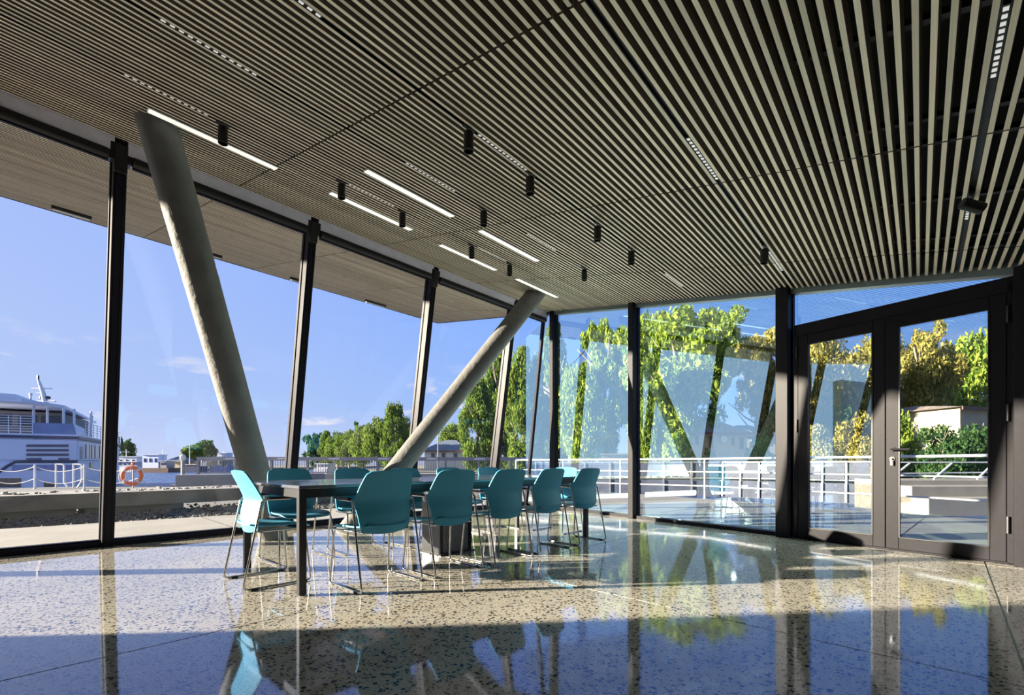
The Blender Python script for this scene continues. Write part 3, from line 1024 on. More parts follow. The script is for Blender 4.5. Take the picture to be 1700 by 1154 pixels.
def spot(px, ti, tilt=None):
    v = TRACK_V[ti]; u = u_on_line(px, v)
    r = empty('cylinder_spotlight', (u, v, zc(v)))
    MB().box(-.05, .05, -.013, .013, -.010, .004).build('adapter', M['black'], r)
    MB().lathe([(.009, -.045), (.009, 0)], (0, 0, 0), 10).build('stem', M['galv'], r)
    ax = Vector((0, 0, -1)) if tilt is None else Vector(tilt).normalized()
    top = Vector((0, 0, -.035)) if tilt is None else Vector((0, 0, -.075)) - ax * .06
    L = .135
    bd = MB().lathe([(.012, 0), (.034, .002), (.036, .008), (.036, L), (.031, L), (.029, L - .02)], top, 24, ax).build('body', M['black'], r, smooth=40)
    MB().lathe([(.029, L - .021), (.020, L - .03)], top, 20, ax).build('reflector', M['reflector'], bd, smooth=50)
    return r
sp_list = [(370, 0), (567, 0), (668, 0), (783, 0), (846, 0), (803, 1), (970, 1), (778, 2), (880, 2), (992, 2), (1048, 2), (1269, 3)]
for px, ti in sp_list:
    k = cnt_s[ti] = cnt_s.get(ti, -1) + 1
    tag(spot(px, ti), NTH[k] + ' upright black spotlight towards the side wall, on the ' + tw[ti], 'spotlight', 'cylinder spotlights under the slats')
tag(spot(1612, 4, c2w(.93, -.1) + (-.35,)), 'black cylinder spotlight tilted sideways above the double door', 'spotlight', 'cylinder spotlights under the slats')
lin = [((245, 180), (460, 278)), ((607, 281), (752, 357)), ((548, 318), (683, 380)), ((797, 383), (893, 430)), ((731, 405), (823, 447)), ((858, 461), (925, 493))]
lin_lab = ['longest-looking white light bar beside the head of the left-leaning column', 'white light bar over the table, second track side, near its first end',
           'white light bar over the column-side chairs', 'white light bar over the far table end', 'white light bar between mullions in front of the hedge trees',
           'white light bar touching the head of the right-leaning column']
for (p, q), lab in zip(lin, lin_lab):
    (ua, va), (ub, vb) = on_ceiling(*p), on_ceiling(*q)
    v = (va + vb) / 2
    ua, ub = u_on_line(p[0], v), u_on_line(q[0], v)
    r = empty('linear_light'); ceil_frame(r, ua, v)
    L = ub - ua
    MB().box(0, L, -.043, .043, -.012, -.0005).build('housing', M['white2'], r)
    MB().box(.006, L - .006, -.038, .038, -.020, -.012).build('diffuser', M['diffuser'], r, bevel=.003, seg=1)
    tag(r, lab, 'ceiling light', 'white light bars under the slats')
so = [((85, 340), (152, 360)), ((345, 418), (368, 425)), ((482, 458), (500, 465)), ((607, 497), (640, 506))]
so_lab = ['white batten light under the roof overhang above the ferry', 'white batten light under the roof overhang beside the left-leaning column',
          'white batten light under the roof overhang behind the second mullion from the ferry', 'white batten light under the roof overhang nearest its outer corner']
for (p, q), lab in zip(so, so_lab):
    (ua, va), (ub, vb) = on_ceiling(*p), on_ceiling(*q)
    v = max(va, vb)
    L = 1.0
    r = empty('batten_light'); ceil_frame(r, u_on_line(p[0], v), v)
    L = u_on_line(q[0], v) - u_on_line(p[0], v)
    MB().box(0, L, -.04, .04, -.05, .0).build('housing', M['black'], r)
    MB().box(.02, L - .02, -.03, .03, -.065, -.05).build('diffuser', M['white2'], r)
    tag(r, lab, 'outdoor light', 'batten lights under the overhang')

# ================================================================== OUTSIDE: GROUND AND WATER
def W(X, Y):
    return c2w(X, Y)
quay_poly = [(-40, 27.5), (2, 26.5), (6, 21.5), (9.5, 16.5), (12.75, 11.2), (12.85, 6.8), (10.95, -.2), (9, -8), (-40, -8)]
inner = [(U_LEFT - .2, V_BACK - .2), (u_wall(V_BACK) + .03, V_BACK - .2), (u_wall(6.5) + .03, 6.5)]
struct(MB().prism(quay_poly, -2.5, -.31).build('quay_base', M['concrete_d']), 'concrete quay under the building')
# paving in front of the glass and along the side wall
path = MB()
path.prism([(-40, 6.77), (-40, 10.9), (-1, 9.75), (4, 8.95), (12.75, 8.3), (12.75, 6.47), (7.8, 6.50)], -.31, -.012)
path.prism([(u_wall(6.47) + .05, 6.47), (12.8, 6.47), (12.85, 6.3), (10.95, -.2), (9, -8), (u_wall(-8) + .05, -8)], -.31, -.012)
path = struct(path.build('path', M['concrete']), 'pale concrete paving around the glazed room')
pj = MB()
for a, b_ in (((-2.5, 6.9), (-2.7, 9.9)), ((2.2, 6.8), (2.3, 9.2)), ((6.5, 6.7), (6.7, 8.6)), ((8.2, 3.6), (12.1, 3.2)), ((7.4, .2), (11.0, -.1)), ((9.6, 6.3), (8.3, -2))):
    p, q = Vector(a + (-.011,)), Vector(b_ + (-.011,))
    pj.bar(p, q, .012, .003)
pj.build('paving_joint', M['joint'], path)
gravel_base = struct(MB().prism([(-40, 10.9), (-1, 9.75), (4, 8.95), (12.75, 8.3), (12.75, 11.2), (9.5, 16.5), (6, 21.5), (2, 26.5), (-40, 27.5)], -.31, -.06).build('gravel_bed', M['gravel_a']), 'bed of grey gravel beyond the paving')
gv, gf = [], []
for i in range(9000):
    u = rng.uniform(-6, 9); v0 = 9.75 - .16 * (u + 1)
    v = v0 + abs(rng.normal(0, 1.0)) * 1.0
    if v > 13.5: continue
    r_ = rng.uniform(.018, .045); c = np.array([u, v, -.06 + r_ * .4 + .05 * max(0, min(1, (v - v0))) ])
    p = rng.normal(size=(6, 3)) * .18 * r_ + np.array([[1, 0, 0], [-1, 0, 0], [0, 1, 0], [0, -1, 0], [0, 0, .7], [0, 0, -.7]]) * r_
    n0 = len(gv)
    gv += [tuple(x + c) for x in p]
    gf += [(n0 + a, n0 + b_, n0 + d) for a, b_, d in ((0, 2, 4), (2, 1, 4), (1, 3, 4), (3, 0, 4), (2, 0, 5), (1, 2, 5), (3, 1, 5), (0, 3, 5))]
gr = MB(); gr.v = gv; gr.f = gf; gr.m = [0] * len(gf)
tag(gr.build('gravel', M['gravel_a']), 'loose grey gravel stones along the paving', 'gravel', kind='stuff')
wt = MB().add([(-900, -400, -1.0), (900, -400, -1.0), (900, 900, -1.0), (-900, 900, -1.0)], [(0, 1, 2, 3)])
tag(wt.build('harbour_water', M['water']), 'rippled blue harbour water around the quay', 'water', kind='stuff')
def land(name, cam_pts, z0, z1, m_, label):
    return struct(MB().prism([W(*p) for p in cam_pts], z0, z1).build(name, m_), label)
land('park_ground', [(1.5, 29.62), (12.05, 26.65), (17.45, 20.6), (17.45, 21.3), (60, 21.3), (160, 80), (120, 320), (-60, 320), (-36, 140), (-23, 62), (-9, 42)], -2, -.05, M['earth'], 'dry park ground on the far side of the basin')
land('far_quay_ground', [(-330, 122), (-92, 118), (-66, 122), (-58, 330), (-600, 330)], -2, -.2, M['earth'], 'far harbour bank behind the barges')

# concrete beam that lies on blocks over the gravel
beam = empty('concrete_beam', (1.0, 10.8, 0))
tag(beam, 'long weathered concrete beam lying on blocks over the gravel', 'concrete beam')
for a, b_ in ((-14, -2.6), (-2.59, 3.62), (3.63, 8.2)):
    MB().box(a - 1, b_ - 1, 0, 1.5, .125, .385).build('beam_section', M['concrete_d'], beam, bevel=.012, seg=2)
for a, b_ in ((-9, -6.6), (-1.6, .9), (1.0, 2.45), (4.9, 6.0)):
    MB().box(a - 1, b_ - 1, .14, 1.2, -.07, .124).build('support_block', M['concrete'], beam, bevel=.01, seg=1)
# broken stone scattered along its top
rub = MB()
for i in range(420):
    x = random.uniform(-9, 7.5); y = .25 + abs(random.gauss(0, .35)); s = random.uniform(.015, .05)
    if y > 1.4: continue
    a = random.uniform(0, 3)
    d1 = Vector((math.cos(a), math.sin(a), random.uniform(-.2, .2))) * s * 1.6; d2 = Vector((-math.sin(a), math.cos(a), 0)) * s
    rub.obox(Vector((x - 1, y, .383)), d1, d2, Vector((0, 0, s * random.uniform(.5, 1))))
tag(rub.build('rubble', M['concrete'], beam), kind='stuff')
cl_ = empty('mooring_clamp', (4.55, 10.86, .385))
tag(cl_, 'rusty mooring clamp bolted on the concrete beam', 'mooring fitting')
MB().box(-.16, .16, -.03, .22, 0, .025).build('base_plate', M['galv'], cl_)
for x in (-.1, .0, .1):
    MB().lathe([(.02, 0), (.02, .09), (.035, .09), (.035, .11)], (x, .1, .025), 10).build('bolt', M['galv'], cl_)
MB().box(-.05, .05, -.075, -.03, -.16, .02).build('hanging_plate', M['rail_steel'], cl_)
# raised kerb further along
kb_o = MB().obox(Vector(tuple(W(-11.4, 15.5)) + (-.06,)), Vector(tuple(W(4.0, 2.6)) + (0,)), Vector(tuple(W(-.25, .4)) + (0,)), (0, 0, .58)).build('concrete_block', M['concrete'], bevel=.015)
tag(kb_o, 'pale concrete block wall behind the mooring clamp', 'concrete block')

# ------------------------------------------------------------------ lifebuoy, chain fence
lp = at_depth(221, 15.2); lp.z = -.06
st_ = empty('lifebuoy_stand', lp)
tag(st_, 'thin grey post carrying the orange lifebuoy', 'post')
MB().lathe([(.022, 0), (.022, .92)], (0, 0, 0), 10).build('post', M['galv'], st_)
MB().lathe([(.09, 0), (.09, .015)], (0, 0, 0), 14).build('foot_plate', M['galv'], st_)
MB().lathe([(.05, .92), (.06, .95), (.03, 1.0)], (0, 0, 0), 12).build('cap', M['orange'], st_)
lb = empty('lifebuoy', at_depth(219, 15.0, 790), math.atan2(SN, CS) - math.pi / 2 + .25)
tag(lb, 'orange lifebuoy ring with grey bands and white rope', 'lifebuoy')
R1, R2 = .265, .058
ring = [(R1 * math.cos(2 * math.pi * i / 40), 0, R1 * math.sin(2 * math.pi * i / 40)) for i in range(40)]
MB().tube(ring, R2, 14, closed=True).build('ring', M['orange'], lb, smooth=70)
for q in range(4):
    a0 = math.pi / 4 + q * math.pi / 2
    arc = [(R1 * math.cos(a0 + t), 0, R1 * math.sin(a0 + t)) for t in (-.14, -.07, 0, .07, .14)]
    MB().tube(arc, R2 + .003, 14).build('band', M['pale_tape'], lb, smooth=70)
rp = []
for i in range(48):
    a = 2 * math.pi * i / 48
    rr = R1 + R2 + .012 + .03 * math.sin(2 * a + .7) ** 2
    rp.append((rr * math.cos(a), -.03, rr * math.sin(a)))
MB().tube(rp, .008, 6, closed=True).build('rope', M['rope'], lb, smooth=70)
MB().tube([(.0, -.06, .27), (-.05, -.07, .1), (-.16, -.07, -.12), (-.24, -.07, -.2)], .009, 6, .05).build('rope_tail', M['rope'], lb, smooth=70)

fence = empty('chain_fence', at_depth(58, 17.5))
tag(fence, 'white posts with two sagging chains at the quay edge, beside the ferry', 'fence')
f0 = fence.location.copy()
fpx = [-90, -20, 58, 140, 228]
for i, px in enumerate(fpx):
    Y = 17.4
    p = at_depth(px, Y) - f0
    if px < 200:
        MB().lathe([(.05, -.06), (.05, -.03), (.032, -.03), (.032, .86), (.02, .875)], (p.x, p.y, 0), 12).build('post', M['white2'], fence)
    if i + 1 < len(fpx):
        q = at_depth(fpx[i + 1], Y) - f0
        for zt in (.80, .34):
            ch = [(p.x + (q.x - p.x) * t, p.y + (q.y - p.y) * t, zt - .2 * 4 * t * (1 - t) + (.04 * math.sin(t * 90) * 0)) for t in [k / 12 for k in range(13)]]
            MB().tube(ch, .014, 6).build('chain', M['rope'], fence, smooth=60)
gw = empty('boarding_rail', at_depth(107, 17.9))
tag(gw, 'white bent tube rails where the boarding ramp meets the quay', 'railing')
g0 = gw.location.copy()
for pxs in (((93, 770), (93, 810)), ((122, 770), (122, 810)), ((93, 771), (106.5, 771), (106.5, 801), (113, 809)), ((122, 771), (136, 771), (136, 799), (129, 809))):
    MB().tube([at_depth(a, 17.9, b_) - g0 + Vector((0, 0, 0)) for a, b_ in pxs], .03, 8, .08).build('rail_tube', M['white2'], gw, smooth=60)

# ------------------------------------------------------------------ ferry
a_d = Vector(W(-.534, .8456) + (0,)).normalized(); b_d = Vector(W(.8456, .534) + (0,)).normalized()
S0 = at_depth(130, 32); S0.z = -1.0
ferry = empty('ferry', S0)
tag(ferry, 'white and blue passenger ferry moored stern-on with a mast on its roof', 'ferry')
def plane_pt(px, py, along):
    """where the line of sight meets the upright plane through the stern corner that runs along a direction"""
    k = (px - CX) / F
    d = Vector(W(k, 1.0) + (0,))
    det = d.x * (-along.y) + along.x * d.y
    r = (S0.x * (-along.y) + along.x * S0.y) / det
    z = H + (CY - py) / F * r
    return Vector((d.x * r, d.y * r, z)) - S0
sp_ = lambda px, py: plane_pt(px, py, b_d)
sd_ = lambda px, py: plane_pt(px, py, a_d)
WLEN, SLEN = 9.5, 15.0
def quad_on(fn, x0, y0, x1, y1, off, dep, name, m_, parent, bevel=0):
    return MB().extrude([fn(x0, y0), fn(x1, y0), fn(x1, y1), fn(x0, y1)], off * dep).build(name, m_, parent, bevel=bevel)
def hull_block(z0, z1, inset_s=0.0, inset_b=0.0):
    o = Vector((0, 0, z0)); return MB().obox(o - b_d * WLEN, b_d * (WLEN - inset_s), a_d * SLEN, (0, 0, z1 - z0))
zs = lambda py: sp_(129, py).z
hull_block(-.6, zs(766)).build('hull', M['white'], ferry, bevel=.12, seg=3)
hull_block(zs(766) + .001, zs(729)).build('main_deck_house', M['white'], ferry, bevel=.10, seg=3)
MB().obox(Vector((0, 0, zs(729))) - b_d * WLEN - a_d * .06, b_d * (WLEN + .06), a_d * (SLEN + .1), (0, 0, .18)).build('deck_edge', M['navy'], ferry)
MB().obox(Vector((0, 0, zs(729) + .18)) - b_d * WLEN - a_d * .10, b_d * (WLEN + .1), a_d * (SLEN + .1), (0, 0, .12)).build('upper_deck', M['white'], ferry)
zt = zs(704); zb = zs(729) + .3
MB().extrude([sp_(55, 729) * 1 + Vector((0, 0, 0)), sp_(129, 729), sp_(122, 703.5), sp_(54, 702)], a_d * .25).build('bulwark', M['bluegrey'], ferry)
MB().extrude([sp_(129.5, 729), sd_(148, 731.5), sd_(141, 712), sp_(122.5, 703.5)], a_d * .12 - b_d * .3).build('corner_cheek', M['white'], ferry)
# stripe around the lower hull, curving down at the stern's left part
st_pts = [(-40, 800), (0, 783), (12, 774), (26, 766.5), (60, 766.2), (129, 766.2)]
MB().tube([sp_(*p) - a_d * .03 for p in st_pts], .09, 6).build('hull_stripe', M['navy'], ferry, smooth=60)
for x0, y0, x1, y1 in ((44, 738, 114, 742), (44, 745.5, 114, 749.5), (44, 753, 114, 757), (44, 760.5, 69, 764), (97, 760.5, 115, 764)):
    quad_on(sp_, x0, y0, x1, y1, -a_d, .05, 'louvre', M['navy'], ferry)
quad_on(sp_, -20, 794, 35, 809, -a_d, .04, 'hull_opening', M['dark_glass'], ferry)
quad_on(sp_, 73, 801, 92, 809, -a_d, .04, 'hull_opening', M['dark_glass'], ferry)
quad_on(sp_, 20, 772, 127, 781, -a_d, .03, 'hull_band', M['bluegrey'], ferry)
for i, (x0, x1) in enumerate(((142, 146.5), (147.5, 150), (151.5, 155), (157, 163), (164.5, 169), (170.5, 175), (177, 181), (183, 187))):
    quad_on(sd_, x0, 737.5 + (x0 - 140) * .12, x1, 761, b_d, .05, 'window', M['dark_glass'], ferry)
for k in range(8):
    y = 742 + k * 2.6
    quad_on(sd_, 132.5, y, 136.5, y + 1.3, b_d, .05, 'louvre', M['navy'], ferry)
quad_on(sd_, 149, 768, 153, 778, b_d, .05, 'porthole', M['dark_glass'], ferry)
# open upper deck: cabin set back, pillars, rails, canopy
cab = MB().obox(Vector((0, 0, zb)) - b_d * 7 + a_d * 3.5, b_d * 5.4, a_d * 8, (0, 0, 1.75)).build('deck_cabin', M['cabin'], ferry)
for s in (-6.5, -5.2, -3.9, -2.7):
    MB().obox(Vector((0, 0, zb + .7)) + b_d * s + a_d * 3.46, b_d * 1.0, a_d * .06, (0, 0, .8)).build('pane', M['dark_glass'], cab)
ZR = at_depth(108, 32.6, 678).z + 1.0
C0, C1, C2 = at_depth(36, 29.2, 666), at_depth(108, 32.6, 678), at_depth(160, 45.0, 704)
for c_ in (C0, C1, C2): c_.z = ZR - 1.0
C0 -= S0; C1 -= S0; C2 -= S0
C3 = C2 - b_d * 9; C4 = C0 - b_d * 6.5 + a_d * .5
MB().extrude([C0, C1, C2, C3, C4], (0, 0, .20)).build('canopy', M['white'], ferry)
t0 = C1.lerp(C2, .12) - b_d * .5; t1 = C1.lerp(C2, .92) - b_d * .5
MB().extrude([t0 + Vector((0, 0, .2)), t1 + Vector((0, 0, .2)), t1 - b_d * .8 + Vector((0, 0, .62)), t0 - b_d * .8 + Vector((0, 0, .5))], -b_d * 4.5).build('upper_canopy', M['bluegrey'], ferry)
MB().extrude([C4 + Vector((0, 0, .2)), C0 + Vector((0, 0, .2)) - b_d * .3, C0 - b_d * .3 + Vector((0, 0, .48)), C4 + Vector((0, 0, .55))], a_d * 5).build('upper_canopy', M['white'], ferry)
for px, dd in ((55, .1), (69, 1.2), (105, .1), (114, 1.4), (134, 3.0)):
    p = sp_(px, 704) + a_d * dd; p.z = zb
    MB().lathe([(.07, 0), (.07, ZR - 1.0 - S0.z - 1.0 - zb + 1.0 + .0)], p, 8).build('pillar', M['white'], ferry)
hr = MB()
for k in range(7):
    p = sp_(54.5, 720); q = sp_(-40, 720)
    z = zb + .15 + k * .17
    hr.bar(Vector((p.x, p.y, z)), Vector((q.x, q.y, z)), .03, .04)
for px in (54, 34, 14, -6, -26):
    p = sp_(px, 720); hr.bar(Vector((p.x, p.y, zb)), Vector((p.x, p.y, zb + 1.2)), .05, .05, (1, 0, 0))
hr.build('stern_rail', M['white'], ferry)
sr = MB()
for k in range(5):
    p, q = sd_(142, 728), sd_(200, 745)
    z = zb + .2 + k * .2
    sr.bar(Vector((p.x, p.y, z)), Vector((q.x, q.y, z)), .03, .04)
for t in range(12):
    p = sd_(142, 728).lerp(sd_(200, 745), t / 11); sr.bar(Vector((p.x, p.y, zb)), Vector((p.x, p.y, zb + 1.05)), .05, .04, (1, 0, 0))
sr.build('side_rail', M['white'], ferry)
mp_ = at_depth(77, 36, 670) - S0
mz = mp_.z - .2
ms = MB().tube([(mp_.x, mp_.y, mz), (mp_.x - .2, mp_.y, mz + 1.1), (mp_.x - .45, mp_.y, mz + 2.05)], [.2, .14, .08], 8).build('mast', M['white2'], ferry)
bd2 = Vector(W(1, 0) + (0,))
def yard(z, x0, x1, r_):
    c = Vector((mp_.x - .2, mp_.y, z)); MB().tube([c + bd2 * x0, c + bd2 * x1], r_, 6).build('yard', M['white2'], ms)
yard(mz + 1.35, -.85, .7, .055); yard(mz + .35, -.4, 1.0, .06); yard(mz + 1.0, -.5, .2, .045); yard(mz + .15, -.3, .3, .07)
for dx, dz in ((-.25, .65), (.28, .65)):
    MB().lathe([(.0, -.1), (.13, -.08), (.13, .08), (0, .1)], Vector((mp_.x - .1, mp_.y, mz + dz)) + bd2 * dx, 10, W(0, -1) + (0,)).build('searchlight', M['rail_steel'], ms)
MB().lathe([(.07, 0), (.07, .3)], (mp_.x - .45, mp_.y, mz + 2.05), 8).build('mast_lamp', M['black'], ms)
for px, py, Y in ((51, 664, 31), (153, 699, 42)):
    p = at_depth(px, Y, py) - S0
    MB().lathe([(.05, -.2), (.05, .3), (.09, .3), (.09, .45)], p, 8).build('vent_pipe', M['white2'], ferry)

# ------------------------------------------------------------------ far bank: boats, houses
def far_boat(name, px0, px1, y_w, y_d, Y, hull_m, label, cab_spec, mast=None):
    p0, p1 = at_depth(px0, Y), at_depth(px1, Y)
    p0.z = p1.z = -1.0
    r = empty(name, (p0 + p1) / 2)
    d = (p1 - p0); L = d.length; d.normalize(); n_ = Vector((-d.y, d.x, 0))
    zdk = H + (CY - y_d) / F * Y + 1.0
    hp = [d * (-L / 2) + n_ * 0, d * (-L / 2 + L * .08) - n_ * 1.6, d * (L / 2 - L * .2) - n_ * 1.6, d * (L / 2), d * (L / 2 - L * .2) + n_ * 1.6, d * (-L / 2 + L * .08) + n_ * 1.6]
    MB().extrude([p + Vector((0, 0, -.3)) for p in hp], (0, 0, zdk + .3)).build('hull', hull_m, r)
    for (f0_, f1_, ztop, m_, nw) in cab_spec:
        a = d * (L * (f0_ - .5)); w = d * (L * (f1_ - f0_)); zz = H + (CY - ztop) / F * Y + 1.0
        c = MB().obox(a - n_ * 1.2 + Vector((0, 0, zdk)), w, n_ * 2.4, (0, 0, zz - zdk)).build('cabin', m_, r)
        MB().obox(a - n_ * 1.4 - d * .2 + Vector((0, 0, zz)), w + d * .4, n_ * 2.8, (0, 0, .15)).build('cabin_roof', M['white2'], c)
        for k in range(nw):
            ww = w * ((k + .3) / nw)
            MB().obox(a + ww - n_ * 1.24 + Vector((0, 0, zdk + (zz - zdk) * .45)), w * (.4 / nw), n_ * .05, (0, 0, (zz - zdk) * .3)).build('window', M['dark_glass'], c)
    if mast:
        for f_, yt in mast:
            a = d * (L * (f_ - .5)); zz = H + (CY - yt) / F * Y + 1.0
            MB().lathe([(.09, 0), (.05, zz - zdk)], a + Vector((0, 0, zdk)), 8).build('mast', M['white2'], r)
            MB().bar(a - d * .8 + Vector((0, 0, zz - .6)), a + d * .8 + Vector((0, 0, zz - .6)), .07, .07).build('yard', M['white2'], r)
    tag(r, label, 'boat', 'boats moored along the far bank')
far_boat('motor_yacht', 192, 236, 784, 776, 106, M['white'], 'white motor yacht with a rounded canopy, moored beside the work barge', [(.05, .95, 767, M['white'], 5), (.25, .95, 759, M['white2'], 3)], [(.4, 746)])
far_boat('work_barge', 240, 300, 785, 777, 100, M['rust'], 'dark work barge with a tall pale blue box cabin', [(.06, .50, 756, M['white'], 3), (.55, .72, 766, M['galv'], 2)], [(.52, 746)])
far_boat('crane_barge', 303, 345, 784, 774, 105, M['navy'], 'long dark barge with a light lattice mast in front of the round tree', [(.15, .7, 772, M['rust'], 0), (.72, .8, 768, M['white2'], 1)], [(.28, 738), (.75, 760)])
far_boat('tug_boat', 352, 392, 783, 774, 107, M['bluegrey'], 'blue-grey tug with a stacked white wheelhouse by the column', [(.38, .75, 764, M['stone'], 2), (.40, .72, 753, M['white2'], 3)], [(.5, 749)])
far_boat('cabin_cruiser', 526, 556, 784, 778, 62, M['white2'], 'small white cabin cruiser behind the mesh bridge rail', [(.2, .8, 771, M['white2'], 3)], None)

def house(name, px0, px1, y_base, y_eave, y_ridge, Y, depth, wall_m, roof_m, label, wins=(), skew=0.0, hip=.35, extra=None):
    p0, p1 = at_depth(px0, Y), at_depth(px1, Y + skew)
    d = p1 - p0; L = d.length; d.normalize(); n_ = Vector((-d.y, d.x, 0))
    if n_.dot(p0) < 0: n_ = -n_
    zb_ = H + (CY - y_base) / F * Y; ze = H + (CY - y_eave) / F * Y; zr = H + (CY - y_ridge) / F * Y
    r = empty(name, (p0.x, p0.y, -.05)); zo = zb_ + .05; zb_ = -.05
    MB().obox((0, 0, 0), d * L, n_ * depth, (0, 0, ze - zb_)).build('walls', wall_m, r)
    o = .45; e0 = -d * o - n_ * o + Vector((0, 0, ze - zb_)); e1 = d * (L + o) - n_ * o + Vector((0, 0, ze - zb_))
    e2 = e1 + n_ * (depth + 2 * o); e3 = e0 + n_ * (depth + 2 * o)
    r0 = d * (L * hip) + n_ * depth / 2 + Vector((0, 0, zr - zb_)); r1 = d * (L * (1 - hip)) + n_ * depth / 2 + Vector((0, 0, zr - zb_))
    MB().add([e0, e1, e2, e3, r0, r1], [(0, 1, 5, 4), (1, 2, 5), (2, 3, 4, 5), (3, 0, 4), (3, 2, 1, 0)]).build('roof', roof_m, r)
    f_ = MB(); f_.obox(e0 - Vector((0, 0, .22)), e1 - e0, n_ * .08, (0, 0, .22)); f_.build('fascia', M['fascia_red'], r)
    for (f0_, f1_, z0, z1) in wins:
        z0 += zo; z1 += zo
        w = MB().obox(d * L * f0_ - n_ * .06 + Vector((0, 0, z0)), d * L * (f1_ - f0_), n_ * .08, (0, 0, z1 - z0)).build('window', M['stone'], r)
        ww = L * (f1_ - f0_)
        MB().obox(d * (L * f0_ + .08) - n_ * .08 + Vector((0, 0, z0 + .08)), d * (ww - .16), n_ * .04, (0, 0, z1 - z0 - .16)).build('pane', M['window_d'], w)
    tag(r, label, 'house', 'houses around the harbour')
    return r, d, n_, L
hs, hd_, hn, hL = house('tiled_house', 1143, 1240, 753, 717, 684, 48, 7, M['beige'], M['roof_tile'], 'beige house with a weathered hipped tile roof and satellite dish', ((.10, .17, .9, 1.9), (.33, .42, .5, 1.9), (.72, .78, .9, 1.8), (.86, .94, .5, 1.8)), 2.0)
dish = MB().lathe([(.0, 0), (.25, .03), (.40, .12)], hd_ * hL * .57 - hn * .12 + Vector((0, 0, 3.6)), 18, -hn).build('satellite_dish', M['white2'], hs, smooth=60)
house('grey_house', 1218, 1300, 752, 722, 702, 60, 8, M['stone'], M['roof_slate'], 'pale house with a slate roof half hidden behind the tiled house', ((.35, .45, 1, 2.2), (.6, .7, 1, 2.2)))
house('park_house', 1594, 1720, 745, 676, 664, 33, 7, M['beige'], M['roof_tile'], 'beige flat-roofed house among dark shrubs beyond the door', ((.40, .62, .9, 2.2),), 2, .08)
house('slate_house', 705, 775, 768, 748, 728, 66, 10, M['white2'], M['roof_slate'], 'white house with a dark blue roof beside the leaning column', ((.15, .25, .4, 1.4), (.4, .5, .4, 1.4), (.68, .78, .4, 1.4)))
house('shed_house', 276, 300, 774, 766, 757, 126, 6, M['beige'], M['roof_slate'], 'small gabled shed on the far bank beside the barges', ((.3, .45, .3, 1.0),))
house('long_shed', 318, 350, 776, 766, 763, 128, 8, M['beige'], M['roof_slate'], 'long low shed under the round tree on the far bank', ())
# arched white garden wall
aw = empty('arched_wall', at_depth(992, 44))
tag(aw, 'low pale garden wall with three round arches', 'garden wall')
d = Vector(W(1, .05) + (0,)).normalized(); n_ = Vector((-d.y, d.x, 0))
pts = []
for k in range(3):
    c = .7 + k * 1.15
    for t in range(9):
        a = math.pi - math.pi * t / 8
        pts.append((c + .42 * math.cos(a), .75 + .42 * math.sin(a)))
prof = [(0, -.05), (0, 1.75), (3.7, 1.75), (3.7, -.05)]
for k in (2, 1, 0):
    c = .7 + k * 1.15
    prof += [(c + .42, -.05)] + [(c + .42 * math.cos(math.pi * t / 8), .75 + .42 * math.sin(math.pi * t / 8)) for t in range(9)] + [(c - .42, -.05)]
MB().extrude([d * x + Vector((0, 0, z)) for x, z in prof], n_ * .3).build('arcade', M['stone'], aw)
MB().obox(Vector((0, 0, 1.75)) - d * .1 - n_ * .08, d * 3.9, n_ * .46, (0, 0, .14)).build('coping', M['stone'], aw)
gwl = MB().obox(Vector(W(9.0, 40) + (-.05,)), Vector(W(26, -2) + (0,)), Vector(W(0, .4) + (0,)), (0, 0, 1.1)).build('stone_garden_wall', M['beige'])
tag(gwl, 'long low stone wall in front of the tiled house', 'garden wall')

# ------------------------------------------------------------------ bridge rail with flat lamps, beyond the beam
B0, B1 = W(-13.0, 20.0), W(1.2, 21.5)
bo = Vector(B0 + (0,)); bv = Vector(B1 + (0,)) - bo; bL = bv.length; bu = bv.normalized(); bn = Vector((-bu.y, bu.x, 0))
deckb = MB().obox(bo - bn * 1.4 + Vector((0, 0, -.6)) - bu * 1, bv + bu * 2, bn * 2.8, (0, 0, .65)).build('footbridge_deck', M['concrete'])
tag(deckb, 'pale concrete footbridge deck under the mesh rail', 'footbridge')
br_ = empty('bridge_railing', bo + Vector((0, 0, .05)))
tag(br_, 'grey bridge railing with mesh panels and flat lamps in its top rail', 'railing')
MB().obox(-bn * 1.40, bv, bn * .3, (0, 0, .42)).build('kerb', M['concrete'], br_)
tb = MB().obox(-bn * 1.36 + Vector((0, 0, .98)), bv, bn * .12, (0, 0, .15)).build('top_rail', M['galv'], br_)
MB().obox(-bn * 1.32 + Vector((0, 0, .46)), bv, bn * .04, (0, 0, .05)).build('lower_rail', M['galv'], br_)
npst = 11
for k in range(npst):
    MB().obox(bv * (k / (npst - 1)) - bn * 1.36 + Vector((0, 0, .42)), bu * .09, bn * .1, (0, 0, .57)).build('post', M['galv'], br_)
bal = MB()
for k in range(150):
    bal.obox(bv * (k / 150) - bn * 1.31 + Vector((0, 0, .5)), bu * .018, bn * .018, (0, 0, .48))
tag(bal.build('balusters', M['galv'], br_), kind='stuff')
for k in range(7):
    MB().obox(bv * ((k + .55) / 7) - bn * 1.375 + Vector((0, 0, 1.03)), bu * .42, bn * .02, (0, 0, .055)).build('lamp', M['white2'], tb)

